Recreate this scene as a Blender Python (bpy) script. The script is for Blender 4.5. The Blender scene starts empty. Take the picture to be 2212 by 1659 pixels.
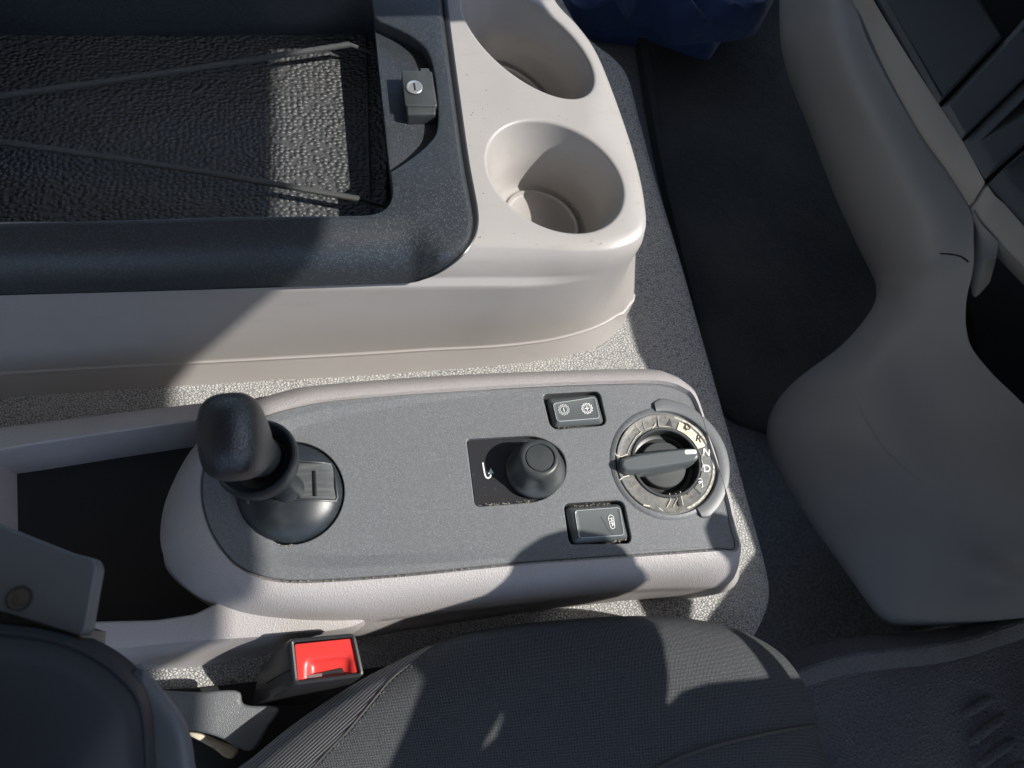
import bpy, bmesh, math, random
import numpy as np
from mathutils import Vector, Matrix
from mathutils.geometry import delaunay_2d_cdt
from mathutils.bvhtree import BVHTree
random.seed(7); R = math.radians
scene = bpy.context.scene
col = scene.collection
# ------------------------------------------------------------------ camera
F = 1592.6; PPX, PPY = 1106.0, 829.5             # focal length and centre of a 2212 x 1659 frame
def nrm(v):
    v = np.array(v, float); return v/np.linalg.norm(v)
_D = nrm([-203.5, 586.6, F]); _X = nrm([10617, -640.6, 1592.6]); _X = nrm(_X-_D*_X.dot(_D)); _Z = -_D; _Y = np.cross(_Z, _X)
ROT = np.array([_X, _Y, _Z]); CAM = np.array([0, 0, .5])
cd = bpy.data.cameras.new('camera'); cam = bpy.data.objects.new('camera', cd); col.objects.link(cam)
Mc = Matrix([[ROT[i][0], -ROT[i][1], -ROT[i][2], CAM[i]] for i in range(3)]+[[0, 0, 0, 1]])
cam.matrix_world = Mc
cd.sensor_width = 36; cd.lens = 36*F/2212; cd.clip_start = .01; cd.clip_end = 200
cd.dof.use_dof = True; cd.dof.focus_distance = .53; cd.dof.aperture_fstop = 9.0
scene.camera = cam
# ------------------------------------------------------------------ light
SUN = Vector((.95, -.25, 1.0)).normalized()
w = bpy.data.worlds.new('World'); scene.world = w; w.use_nodes = True
nt = w.node_tree; bg = nt.nodes['Background']
sky = nt.nodes.new('ShaderNodeTexSky'); sky.sky_type = 'NISHITA'; sky.sun_disc = False
sky.sun_elevation = math.asin(SUN.z); sky.sun_rotation = math.atan2(SUN.x, SUN.y)
nt.links.new(sky.outputs[0], bg.inputs[0]); bg.inputs[1].default_value = .15
sl = bpy.data.lights.new('sun', 'SUN'); sl.energy = 3.5; sl.angle = R(.5); sl.color = (1, .955, .89)
so = bpy.data.objects.new('sun', sl); col.objects.link(so); so.rotation_euler = SUN.to_track_quat('Z', 'Y').to_euler(); so.location = (2, -1, 3)
scene.view_settings.view_transform = 'Standard'; scene.view_settings.look = 'None'
scene.view_settings.exposure = 1.04; scene.view_settings.gamma = 1
scene.cycles.max_bounces = 8; scene.cycles.diffuse_bounces = 5
# ------------------------------------------------------------------ helpers
def P(x, y, z=0.0):
    """point of the plane at height z seen at frame position x, y"""
    r = ROT @ np.array([x-PPX, y-PPY, F]); t = (z-CAM[2])/r[2]
    return Vector(CAM+r*t)
def PL(pts, z=0.0):
    return [P(p[0], p[1], p[2] if len(p) > 2 else z) for p in pts]
def cr(pts, n=8, closed=False):
    """Catmull-Rom through the points, n samples for each span"""
    out = []; m = len(pts); span = range(m if closed else m-1)
    g = (lambda i: pts[i % m]) if closed else (lambda i: pts[max(0, min(m-1, i))])
    for i in span:
        a, b, c, d = g(i-1), g(i), g(i+1), g(i+2)
        for k in range(n):
            t = k/n
            out.append(.5*((2*b)+(c-a)*t+(2*a-5*b+4*c-d)*t*t+(3*b-a-3*c+d)*t**3))
    if not closed: out.append(pts[-1].copy())
    return out
def resample(pts, n, closed=True):
    q = pts+[pts[0]] if closed else pts
    d = [0]
    for a, b in zip(q, q[1:]): d.append(d[-1]+(b-a).length)
    out = []; j = 0; m = n if closed else n-1
    for i in range(n):
        s = d[-1]*i/m
        while j < len(d)-2 and d[j+1] < s: j += 1
        t = (s-d[j])/max(1e-12, d[j+1]-d[j]); out.append(q[j].lerp(q[j+1], min(1, t)))
    return out
def area(p):
    return .5*sum(p[i].x*p[(i+1) % len(p)].y-p[(i+1) % len(p)].x*p[i].y for i in range(len(p)))
def offset(p, d, dz=0.0):
    """offset a closed outline outwards by d in the horizontal plane"""
    s = 1 if area(p) > 0 else -1; out = []; n = len(p)
    for i in range(n):
        e1 = (p[i]-p[i-1]).xy; e2 = (p[(i+1) % n]-p[i]).xy
        if e1.length < 1e-9: e1 = e2
        if e2.length < 1e-9: e2 = e1
        e1.normalize(); e2.normalize()
        n1 = Vector((e1.y, -e1.x))*s; n2 = Vector((e2.y, -e2.x))*s
        b = n1+n2
        b = n1 if b.length < 1e-6 else b.normalized()
        k = d/max(.5, b.dot(n1))
        out.append(Vector((p[i].x+b.x*k, p[i].y+b.y*k, p[i].z+dz)))
    return out
def scaled(p, s, z=None, c=None):
    c = c or sum(p, Vector())/len(p)
    return [Vector((c.x+(v.x-c.x)*s, c.y+(v.y-c.y)*s, v.z if z is None else z)) for v in p]
def inside(pt, poly):
    x, y = pt; r = False; j = len(poly)-1
    for i in range(len(poly)):
        a, b = poly[i], poly[j]
        if (a[1] > y) != (b[1] > y) and x < (b[0]-a[0])*(y-a[1])/(b[1]-a[1])+a[0]: r = not r
        j = i
    return r
def rrect(w2, h2, r, n=6, z=0.0):
    out = []
    for k, (sx, sy) in enumerate([(1, 1), (-1, 1), (-1, -1), (1, -1)]):
        for i in range(n+1):
            a = (k+i/n)*math.pi/2
            out.append(Vector((sx*(w2-r)+r*math.cos(a), sy*(h2-r)+r*math.sin(a), z)))
    return out
def quadround(c, r, n=6, z=None):
    """rounded outline of a 4-corner (or more) polygon of Vectors"""
    out = []; m = len(c)
    for i in range(m):
        a, b, d = c[i-1], c[i], c[(i+1) % m]
        r1 = r[i] if isinstance(r, (list, tuple)) else r
        u = (a-b); v = (d-b); rr = min(r1, u.length*.48, v.length*.48)
        p0 = b+u.normalized()*rr; p1 = b+v.normalized()*rr
        for k in range(n+1):
            t = k/n; out.append(p0*(1-t)**2+b*2*t*(1-t)+p1*t*t)
    return out
class G:
    """a mesh being gathered"""
    def __init__(s): s.v = []; s.f = []; s.m = []
    def add(s, vs, fs, mi=0):
        o = len(s.v); s.v += [tuple(v) for v in vs]; s.f += [tuple(i+o for i in f) for f in fs]; s.m += [mi]*len(fs); return s
    def loft(s, rings, closed=True, cap0=False, cap1=False, mi=0):
        n = len(rings[0]); vs = [v for r in rings for v in r]; fs = []
        for i in range(len(rings)-1):
            for j in range(n if closed else n-1):
                k = (j+1) % n
                fs.append((i*n+j, i*n+k, (i+1)*n+k, (i+1)*n+j))
        if cap0: fs.append(tuple(range(n-1, -1, -1)))
        if cap1: fs.append(tuple((len(rings)-1)*n+j for j in range(n)))
        return s.add(vs, fs, mi)
    def sheet(s, outer, holes=(), zf=None, step=None, mi=0, jit=.0):
        vs = []; es = []
        def loop(p):
            o = len(vs)
            for v in p: vs.append(v.xy.copy()); zs.append(v.z)
            for i in range(len(p)): es.append((o+i, o+(i+1) % len(p)))
        zs = []
        loop(outer)
        for h in holes: loop(h)
        if step:
            po = [(v.x, v.y) for v in outer]; ph = [[(v.x, v.y) for v in h] for h in holes]
            bnd = np.array([(v.x, v.y) for v in vs])
            x0, x1 = min(p[0] for p in po), max(p[0] for p in po); y0, y1 = min(p[1] for p in po), max(p[1] for p in po)
            y = y0; k = 0
            while y < y1:
                x = x0+(step/2 if k % 2 else 0)
                while x < x1:
                    if inside((x, y), po) and not any(inside((x, y), h) for h in ph):
                        if ((bnd-np.array([x, y]))**2).sum(1).min() > (step*.4)**2:
                            vs.append(Vector((x, y))); zs.append(outer[0].z)
                    x += step
                y += step*.866; k += 1
        V, E, Fc, ov, oe, of = delaunay_2d_cdt(vs, es, [], 0, 1e-7)
        po = [(v.x, v.y) for v in outer]; ph = [[(v.x, v.y) for v in h] for h in holes]
        v3 = []
        for i, v in enumerate(V):
            z = zs[ov[i][0]] if ov[i] else outer[0].z
            v3.append(Vector((v.x, v.y, zf(v.x, v.y) if zf else z)))
        fs = []
        for f in Fc:
            c = sum((V[i] for i in f), Vector((0, 0)))/len(f)
            if inside(c, po) and not any(inside(c, h) for h in ph):
                a, b, d = V[f[0]], V[f[1]], V[f[2]]
                if (b-a).cross(d-a) < 0: f = f[::-1]
                fs.append(tuple(f))
        return s.add(v3, fs, mi)
    def tube(s, pts, r, n=10, mi=0, closed=False, flat=1.0):
        rings = []; m = len(pts); up = None
        for i, p in enumerate(pts):
            if closed: t = pts[(i+1) % m]-pts[i-1]
            else: t = pts[min(m-1, i+1)]-pts[max(0, i-1)]
            t.normalize()
            if up is None: up = Vector((0, 0, 1)) if abs(t.z) < .9 else Vector((1, 0, 0))
            sd = t.cross(up).normalized(); up2 = sd.cross(t); up = up2
            rr = r[i] if isinstance(r, (list, tuple)) else r
            rings.append([p+(sd*math.cos(a)+up2*math.sin(a)*flat)*rr for a in [2*math.pi*k/n for k in range(n)]])
        if closed: rings.append(rings[0]); return s.loft(rings, mi=mi)
        return s.loft(rings, cap0=True, cap1=True, mi=mi)
    def lathe(s, o, ax, prof, n=48, mi=0, a0=0, a1=2*math.pi, ux=None):
        ax = ax.normalized(); u = ux or (Vector((1, 0, 0))-ax*ax.x).normalized(); v = ax.cross(u)
        full = abs(a1-a0-2*math.pi) < 1e-6
        rings = [[o+ax*z+(u*math.cos(a)+v*math.sin(a))*r for a in [a0+(a1-a0)*k/(n if full else n-1) for k in range(n)]] for r, z in prof]
        return s.loft(rings, closed=full, mi=mi)
    def slab(s, poly, h, bev=.001, down=.006, mi=0):
        """solid with outline poly, raised by h, rounded upper edge"""
        if area(poly) < 0: poly = poly[::-1]
        rg = [offset(poly, 0, -down), offset(poly, 0, h-bev)]
        for k in (1, 2, 3):
            a = k*math.pi/6; rg.append(offset(poly, -bev*(1-math.cos(a)), h-bev+bev*math.sin(a)))
        s.loft(rg, mi=mi); return s.sheet(rg[-1], mi=mi)
    def obj(s, name, mats, parent=None, smooth=32, fixn=True):
        me = bpy.data.meshes.new(name); me.from_pydata(s.v, [], s.f); me.update()
        if fixn:
            bm = bmesh.new(); bm.from_mesh(me); bmesh.ops.remove_doubles(bm, verts=bm.verts, dist=2e-6)
            bmesh.ops.dissolve_degenerate(bm, edges=bm.edges, dist=1e-7)
            bmesh.ops.recalc_face_normals(bm, faces=bm.faces); bm.to_mesh(me); bm.free()
        if not isinstance(mats, (list, tuple)): mats = [mats]
        for m in mats: me.materials.append(m)
        if len(mats) > 1 and len(me.polygons) == len(s.m):
            me.polygons.foreach_set('material_index', s.m)
        me.polygons.foreach_set('use_smooth', [True]*len(me.polygons))
        me.set_sharp_from_angle(angle=R(smooth))
        o = bpy.data.objects.new(name, me); col.objects.link(o)
        if parent is not None:
            o.parent = parent
            if parent.type == 'EMPTY': o.location = -parent.location
        return o
def thing(name, label, cat, loc):
    o = bpy.data.objects.new(name, None); col.objects.link(o); o.location = loc
    o.empty_display_size = .05; o['label'] = label; o['category'] = cat; return o
def tag(o, label, cat, group=None):
    o['label'] = label; o['category'] = cat
    if group: o['group'] = group
    return o
def structure(o): o['kind'] = 'structure'; return o
def bvh(o): return BVHTree.FromObject(o, bpy.context.evaluated_depsgraph_get()) if False else BVHTree.FromPolygons([v.co for v in o.data.vertices], [list(p.vertices) for p in o.data.polygons])
def on(tree, x, y, lift=0.0):
    o = Vector(CAM); d = (P(x, y, -1)-o).normalized()
    h = tree.ray_cast(o, d)
    if h[0] is None: return None
    n = h[1] if h[1].dot(d) < 0 else -h[1]
    return h[0]+n*lift
# ------------------------------------------------------------------ materials
def mat(name, colr, rough=.5, metal=0.0, spec=.5, bumps=(), var=(), sheen=0.0, coat=0.0, rvar=None, extra=None):
    m = bpy.data.materials.new(name); m.use_nodes = True; t = m.node_tree; N = t.nodes; L = t.links
    b = N['Principled BSDF']; tc = N.new('ShaderNodeTexCoord').outputs['Object']
    b.inputs['Base Color'].default_value = (*colr, 1); b.inputs['Roughness'].default_value = rough
    b.inputs['Metallic'].default_value = metal; b.inputs['Specular IOR Level'].default_value = spec
    b.inputs['Sheen Weight'].default_value = sheen; b.inputs['Coat Weight'].default_value = coat
    def tex(kind, scale, **k):
        sc = scale if isinstance(scale, (tuple, list)) else (scale,)*3
        mp = N.new('ShaderNodeMapping'); mp.inputs['Scale'].default_value = sc
        mp.inputs['Rotation'].default_value = (0, 0, k.get('rot', 0)); vec = mp.outputs[0]
        L.new(tc, mp.inputs[0])
        if k.get('warp'):
            wn = N.new('ShaderNodeTexNoise'); wn.inputs['Scale'].default_value = k.get('wscale', .35); wn.inputs['Detail'].default_value = 1
            L.new(vec, wn.inputs['Vector'])
            vm = N.new('ShaderNodeVectorMath'); vm.operation = 'MULTIPLY_ADD'; L.new(wn.outputs['Color'], vm.inputs[0])
            vm.inputs[1].default_value = (k['warp'],)*3; L.new(vec, vm.inputs[2]); vec = vm.outputs[0]
        if kind == 'noise':
            n = N.new('ShaderNodeTexNoise'); n.inputs['Scale'].default_value = 1; n.inputs['Detail'].default_value = k.get('detail', 3)
            L.new(vec, n.inputs['Vector']); return n.outputs['Fac']
        if kind in ('voro', 'edge', 'smooth', 'cell'):
            n = N.new('ShaderNodeTexVoronoi'); n.inputs['Scale'].default_value = 1
            n.inputs['Randomness'].default_value = k.get('rnd', 1); n.feature = {'voro': 'F1', 'edge': 'DISTANCE_TO_EDGE', 'smooth': 'SMOOTH_F1', 'cell': 'F1'}[kind]
            L.new(vec, n.inputs['Vector'])
            if kind == 'cell':
                sp = N.new('ShaderNodeSeparateColor'); L.new(n.outputs['Color'], sp.inputs[0]); return sp.outputs[0]
            return n.outputs['Distance']
        if kind == 'wave':
            n = N.new('ShaderNodeTexWave'); n.inputs['Scale'].default_value = 1; n.bands_direction = k.get('dir', 'X')
            n.inputs['Distortion'].default_value = k.get('dist', 0); L.new(vec, n.inputs['Vector']); return n.outputs['Fac']
        if kind == 'weave':
            o = []
            for d in 'XY':
                n = N.new('ShaderNodeTexWave'); n.inputs['Scale'].default_value = 1; n.bands_direction = d
                n.inputs['Distortion'].default_value = 1.2; n.inputs['Detail Scale'].default_value = 3; L.new(vec, n.inputs['Vector']); o.append(n.outputs['Fac'])
            mm = N.new('ShaderNodeMath'); mm.operation = 'MULTIPLY'; L.new(o[0], mm.inputs[0]); L.new(o[1], mm.inputs[1]); return mm.outputs[0]
    def ramp(src, lo, hi, a=0.0, b_=1.0):
        r = N.new('ShaderNodeMapRange'); r.inputs[1].default_value = lo; r.inputs[2].default_value = hi
        r.inputs[3].default_value = a; r.inputs[4].default_value = b_; L.new(src, r.inputs[0]); return r.outputs[0]
    last = None
    for kind, scale, strength, dist, *k in bumps:
        k = k[0] if k else {}
        src = tex(kind, scale, **k)
        if 'lo' in k: src = ramp(src, k['lo'], k['hi'])
        bp = N.new('ShaderNodeBump'); bp.inputs['Strength'].default_value = strength; bp.inputs['Distance'].default_value = dist
        if k.get('inv'): bp.invert = True
        L.new(src, bp.inputs['Height'])
        if last: L.new(last, bp.inputs['Normal'])
        last = bp.outputs[0]
    if last: L.new(last, b.inputs['Normal'])
    cur = None
    for kind, scale, lo, hi, c2, *k in var:
        k = k[0] if k else {}
        mx = N.new('ShaderNodeMix'); mx.data_type = 'RGBA'
        fac = ramp(tex(kind, scale, **k), lo, hi, 0, k.get('amt', 1.0))
        L.new(fac, mx.inputs[0])
        if cur: L.new(cur, mx.inputs[6])
        else: mx.inputs[6].default_value = (*colr, 1)
        mx.inputs[7].default_value = (*c2, 1); cur = mx.outputs[2]
    if cur: L.new(cur, b.inputs['Base Color'])
    if rvar:
        kind, scale, lo, hi, r0, r1 = rvar; L.new(ramp(tex(kind, scale), lo, hi, r0, r1), b.inputs['Roughness'])
    if extra: extra(N, L, b, tex, ramp)
    return m
def flakes(N, L, b, tex, ramp):
    c = tex('cell', 2300.0); L.new(ramp(c, .80, 1.0, .0, .6), b.inputs['Metallic'])
BEIGE = (.315, .300, .288)
M = {}
M['beige'] = mat('beige_plastic', BEIGE, .38, spec=.6, bumps=[('noise', 1300, .3, .0004)],
    var=[('noise', 18, .45, .75, (.285, .268, .252), {'amt': .6}), ('noise', (25, 160, 60), .60, .78, (.27, .25, .225), {'amt': .5, 'rot': .5, 'detail': 6}), ('noise', 420, .70, .78, (.20, .18, .16), {'amt': .35})])
M['beige_grain'] = mat('grained_beige_plastic', (.345, .325, .32), .48, bumps=[('edge', (620, 480, 620), .45, .0005, {'lo': 0, 'hi': .4, 'warp': .8, 'wscale': 1.5}), ('noise', 1700, .15, .0002)],
    var=[('noise', 30, .5, .8, (.30, .28, .27), {'amt': .6}), ('noise', 300, .68, .76, (.2, .18, .16), {'amt': .25})])
M['panel'] = mat('speckled_grey_panel', (.108, .114, .119), .42, spec=.5, bumps=[('cell', 1900.0, .22, .0002)],
    var=[('cell', 2600.0, .6, 1, (.25, .26, .275), {'amt': .7}), ('noise', 25, .4, .8, (.125, .131, .134), {'amt': .5})])
M['tray'] = mat('blue_black_plastic', (.014, .0175, .022), .45, spec=.8, bumps=[('noise', 1300, .3, .0003), ('cell', 1500.0, .15, .0002)],
    var=[('cell', 1500.0, .7, 1, (.12, .14, .16), {'amt': .4}), ('noise', 14, .45, .75, (.024, .029, .035), {'amt': .6})])
M['rubber_mat'] = mat('pebbled_rubber', (.056, .058, .060), .5, spec=.4,
    bumps=[('voro', (235, 320, 350), 1.0, .0019, {'warp': 2.2, 'wscale': .06, 'inv': True, 'lo': .0, 'hi': .65, 'rnd': .7})],
    var=[('noise', 12, .4, .7, (.060, .062, .062)), ('noise', 160, .76, .79, (.3, .3, .3), {'amt': .5})])
M['black'] = mat('black_plastic', (.022, .023, .025), .34, bumps=[('noise', 1800, .12, .0002)], var=[('noise', 60, .5, .8, (.03, .031, .033))])
M['soft_black'] = mat('soft_black_rubber', (.016, .019, .023), .40, bumps=[('noise', 1000, .35, .0004)], var=[('noise', 45, .5, .75, (.05, .052, .055))])
M['leather'] = mat('black_leather_grip', (.011, .013, .017), .30, spec=.6, bumps=[('edge', 800, .4, .0004, {'lo': 0, 'hi': .4, 'warp': .8, 'wscale': 1.5})])
M['knob'] = mat('grey_black_knob_plastic', (.035, .039, .040), .40, bumps=[('noise', 2200, .2, .0002)], var=[('noise', 50, .4, .8, (.055, .06, .06))])
M['switch'] = mat('dark_grey_switch', (.085, .095, .097), .33, spec=.6, bumps=[('noise', 2400, .25, .0002)])
M['gap'] = mat('dark_gap', (.006, .006, .007), .7)
M['dome'] = mat('satin_black_dome', (.014, .018, .022), .36, spec=.55, bumps=[('noise', 2000, .3, .0003)], var=[('noise', 70, .5, .75, (.028, .032, .036))])
M['shutter'] = mat('worn_grey_shutter', (.055, .062, .063), .38, bumps=[('noise', (60, 900, 300), .2, .0004)], var=[('noise', (40, 500, 200), .45, .7, (.09, .097, .095)), ('noise', 350, .62, .7, (.2, .18, .15), {'amt': .4})])
M['carpet'] = mat('ribbed_vinyl_carpet', (.44, .435, .42), .75, spec=.12,
    bumps=[('edge', (400, 500, 420), 1, .0008, {'lo': 0, 'hi': .5, 'warp': .75, 'wscale': 1.7})],
    var=[('edge', (400, 500, 420), .17, .02, (.11, .115, .12), {'warp': .75, 'wscale': 1.7}), ('noise', 12, .4, .8, (.38, .37, .34), {'amt': .4})])
M['floor'] = mat('dark_floor_covering', (.30, .29, .29), .7, spec=.2, bumps=[('edge', 380, 1, .001, {'lo': 0, 'hi': .5, 'warp': .9})],
    var=[('noise', 400, .35, .65, (.13, .13, .14)), ('noise', 6, .4, .8, (.22, .21, .2))])
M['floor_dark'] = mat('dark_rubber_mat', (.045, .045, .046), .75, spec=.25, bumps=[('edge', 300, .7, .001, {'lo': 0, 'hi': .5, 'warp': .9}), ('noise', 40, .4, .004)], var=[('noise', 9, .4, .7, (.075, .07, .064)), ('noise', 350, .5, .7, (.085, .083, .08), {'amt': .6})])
M['mat_grey'] = mat('grey_rubber_mat', (.20, .19, .195), .55, spec=.35, bumps=[('edge', 260, .8, .0012, {'lo': 0, 'hi': .5, 'warp': 1})],
    var=[('noise', 450, .4, .7, (.13, .125, .13)), ('noise', 7, .45, .7, (.08, .077, .08), {'amt': .9})])
M['dash'] = mat('taupe_dash_plastic', (.31, .295, .275), .55, spec=.35, bumps=[('noise', 1100, .25, .0003)], var=[('noise', 8, .4, .7, (.275, .265, .25))])
M['dash_dark'] = mat('charcoal_dash_plastic', (.105, .112, .118), .5, spec=.4, bumps=[('noise', 1200, .3, .0003)], var=[('noise', 300, .6, .75, (.13, .13, .13), {'amt': .5})])
M['strip'] = mat('warm_grey_trim', (.34, .31, .275), .42, bumps=[('noise', 1200, .2, .0002)])
M['fabric'] = mat('black_woven_fabric', (.020, .023, .026), .85, spec=.15, sheen=.0, bumps=[('weave', (340, 390, 260), .8, .0005, {'rot': .18})],
    var=[('weave', (340, 390, 260), .25, .8, (.25, .255, .26), {'rot': .18}), ('noise', 900, .5, .75, (.10, .10, .10), {'amt': .35})])
M['twill'] = mat('black_ribbed_fabric', (.03, .031, .033), .7, spec=.35, sheen=.35, bumps=[('wave', 190, .9, .0008, {'rot': .95, 'dist': .4})],
    var=[('wave', 190, .4, .9, (.12, .12, .125), {'rot': .95, 'dist': .4})])
M['trim_grey'] = mat('grained_grey_trim', (.13, .14, .145), .45, bumps=[('edge', 800, .5, .0005, {'lo': 0, 'hi': .4, 'warp': .6})])
M['arm'] = mat('navy_black_armrest', (.012, .015, .020), .6, spec=.35, bumps=[('noise', 700, .25, .0004)], var=[('noise', 10, .4, .7, (.016, .018, .024))])
M['bracket'] = mat('slate_bracket_plastic', (.075, .085, .092), .5, spec=.4, bumps=[('noise', 900, .2, .0003)], var=[('noise', 14, .4, .7, (.085, .092, .10))])
M['red'] = mat('red_plastic', (.56, .035, .030), .36, bumps=[('noise', 1500, .15, .0002)])
M['silver'] = mat('silver_metal', (.75, .76, .74), .3, metal=.85, bumps=[('noise', 1200, .15, .0002)])
M['white'] = mat('white_print', (.8, .8, .78), .5)
M['ink'] = mat('black_ink', (.03, .028, .025), .6)
M['cream'] = mat('cream_tape', (.72, .68, .50), .5, var=[('noise', 260, .5, .62, (.55, .50, .36))])
M['scale'] = mat('dirty_scale_ring', (.13, .132, .128), .33, spec=.6, bumps=[('noise', 500, .3, .0006)],
    var=[('noise', 90, .42, .66, (.20, .19, .165)), ('noise', 300, .52, .68, (.08, .078, .072), {'amt': .8}), ('noise', 110, .64, .74, (.20, .12, .07), {'amt': .6})])
M['cord'] = mat('braided_cord', (.05, .053, .054), .6, bumps=[('wave', (700, 700, 700), .8, .0004)], var=[('wave', 700, .3, .8, (.09, .093, .09))])
M['paper'] = mat('cream_foam', (.62, .56, .43), .8, bumps=[('noise', 500, .5, .0008)], var=[('noise', 200, .55, .7, (.45, .38, .28))])
M['blue'] = mat('dark_blue_cloth', (.018, .040, .12), .85, sheen=.2, bumps=[('noise', 60, .6, .006)])
M['crud'] = mat('dust_and_crumbs', (.40, .36, .29), .9, bumps=[('noise', 900, 1, .001)], var=[('noise', 700, .45, .6, (.12, .10, .08))])
M['cab'] = mat('cab_lining', (.45, .445, .44), .8)
# crop helpers: turn positions read in enlarged crops into frame positions
def crop(ox, oy, sc): return lambda x, y: ((ox+x/sc)/1.13025, (oy+y/sc)/1.13025)
# ------------------------------------------------------------------ ground: carpet, floor
edge = [(1180, -120), (1215, -20), (1262, 60), (1296, 92), (1335, 122), (1362, 158), (1385, 240), (1420, 370), (1478, 560), (1532, 750), (1590, 955), (1636, 1120), (1662, 1215), (1672, 1275), (1664, 1320), (1640, 1370), (1600, 1430), (1540, 1500), (1450, 1600), (1400, 1760)]
Z0 = -.09
ew = cr(PL(edge, Z0), 6)
outer = ew+[Vector((-.1, -.45, Z0)), Vector((-.9, -.45, Z0)), Vector((-.9, .95, Z0)), Vector((.0, .95, Z0))]
inl = ([e-Vector((.012, 0, 0)) for e in ew])
g = G(); g.sheet(inl+outer[len(ew):], step=.08)
rg = [inl]+[[Vector((a.x+(b.x-a.x)*u, a.y+(b.y-a.y)*u, Z0-dz)) for a, b in zip(inl, ew)] for u, dz in ((.35, .0008), (.65, .003), (.87, .006), (1, .012))]
rg.append([e+Vector((.006, 0, -.06)) for e in ew]); rg.append([e+Vector((.03, 0, -.26)) for e in ew])
g.loft(rg, closed=False); carpet = structure(g.obj('carpet', M['carpet'])); carpet['label'] = 'pale ribbed vinyl carpet under the box and the console'
ZF = -.31
g = G(); n = 60
vs = [Vector((-.1+1.3*i/n, -1+2.2*j/n, 0)) for j in range(n+1) for i in range(n+1)]
for v in vs: v.z = ZF+.05*max(0, min(1, (-.0-v.y)/.25))+.01*math.sin(v.x*14+v.y*9)
g.add(vs, [(j*(n+1)+i, j*(n+1)+i+1, (j+1)*(n+1)+i+1, (j+1)*(n+1)+i) for j in range(n) for i in range(n)])
fl = structure(g.obj('floor', M['floor'])); fl['label'] = 'dark floor covering of the footwell'
# passenger side rubber mat in the dark
def floor_sheet(name, pts, z, th, m, amp=.003, rad=.03):
    o = quadround(PL(pts, z), rad, 6); g = G()
    if area(o) < 0: o = o[::-1]
    zf = lambda x, y: z+amp*math.sin(x*23+y*11)*math.sin(y*17+1)
    top = offset(o, -.004)
    g.sheet([Vector((v.x, v.y, zf(v.x, v.y))) for v in top], zf=zf, step=.03)
    g.loft([[Vector((v.x, v.y, zf(v.x, v.y))) for v in top], [Vector((a.x, a.y, zf(b.x, b.y)-.002)) for a, b in zip(o, top)], [Vector((v.x, v.y, z-th)) for v in o]])
    return g.obj(name, m)
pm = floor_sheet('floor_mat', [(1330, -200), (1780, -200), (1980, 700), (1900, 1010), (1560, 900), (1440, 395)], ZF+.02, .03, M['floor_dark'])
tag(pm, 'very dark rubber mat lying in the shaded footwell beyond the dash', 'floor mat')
# driver side mat with the ribs
e1 = [(1690, 1478), (1735, 1452), (1790, 1432), (1850, 1418), (1930, 1408), (2020, 1398), (2100, 1382), (2180, 1356), (2300, 1318)]
g = G(); lipz = -.235
top = cr(PL(e1, lipz+.012), 6)
rows = [[v+Vector((0, .016, -.022)) for v in top], [v+Vector((0, .008, -.006)) for v in top], [v+Vector((0, .003, .0)) for v in top], top,
        [v+Vector((0, -.006, -.004)) for v in top], [v+Vector((0, -.016, -.013)) for v in top]]
for k in range(1, 16):
    d = .02*k; rows.append([v+Vector((.10*d, -.016-d, -.013-.02*d+.002*math.sin(v.x*40+k*.6)-.05*max(0, .5-((v.x-.52)/.12)**2)*min(1, d*8)*.12)) for v in top])
g.loft(rows, closed=False)
dm = g.obj('floor_mat', M['mat_grey']); tag(dm, 'grey grained rubber mat with a raised lip in front of the seat', 'floor mat'); db = bvh(dm)
for a, b in (((2078, 1545), (2141, 1508)), ((2090, 1607), (2172, 1545)), ((2105, 1662), (2190, 1600)), ((2130, 1700), (2215, 1650))):
    pa, pb = on(db, *a, .0005), on(db, *b, .0005)
    if pa and pb:
        g = G(); g.tube([pa.lerp(pb, t/8) for t in range(9)], [.002]+[.0045]*7+[.002], flat=.6); o = g.obj('ridge', M['mat_grey'])
        o.parent = dm
# ------------------------------------------------------------------ storage box
ZD = .045
box = thing('storage_box', 'pale beige moulded storage box with two cup holes beside a black lidded tray', 'storage box', P(700, 500, Z0))
right = [(1170, -60), (1205, 2), (1250, 50), (1290, 108), (1330, 205), (1372, 330), (1394, 430), (1397, 490)]
c6 = crop(1100, 0, 2.765)
rr_ = PL(right, ZD)
far = [Vector((.13, .50, ZD)), Vector((.04, .535, ZD)), Vector((-.4, .54, ZD))]
def boxring(lows, z, out=0.0, zz=None):
    """lows: pixel points left to right along the visible side; then up the right side, then the far side"""
    lo = [P(x, y, z) for x, y in lows]
    rt = [Vector((v.x, v.y, z)) for v in rr_[::-1][1:]]
    fr = [Vector((v.x, v.y, z)) for v in far]
    path = lo+rt+fr
    s = cr(path, 10); s = resample(s, 260, closed=False)
    if out:
        # push the part of the ring that is on the right and far side outwards
        q = offset(s, out); s = [b if (i > 3) and a.y > .262 else a for i, (a, b) in enumerate(zip(s, q))]
    return s
base = boxring([(-90, 868), (0, 860), (200, 846), (442, 831), (602, 821), (762, 813), (922, 802), (1062, 791), (1174, 778), (1254, 762), (1302, 743), (1328, 720), (1345, 690)], Z0, .004)
ledge0 = boxring([(-90, 816), (0, 810), (240, 796), (442, 785), (762, 768), (922, 758), (1062, 751), (1158, 741), (1222, 729), (1286, 709), (1334, 683), (1356, 658), (1366, 635)], -.069, .0022)
ledge1 = offset(ledge0, -.0014, .0006)
ledge0b = offset(ledge0, -.0003, -.0008)
ledge0c = offset(ledge0, -.0004, .0006)
crease = boxring([(-90, 641), (0, 637), (400, 630), (700, 624), (1000, 620), (1150, 620), (1265, 616), (1345, 600), (1383, 560)], .014, .002)
crz = [Vector((v.x, v.y, .0158)) for v in offset(crease, -.0010)]
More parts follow.
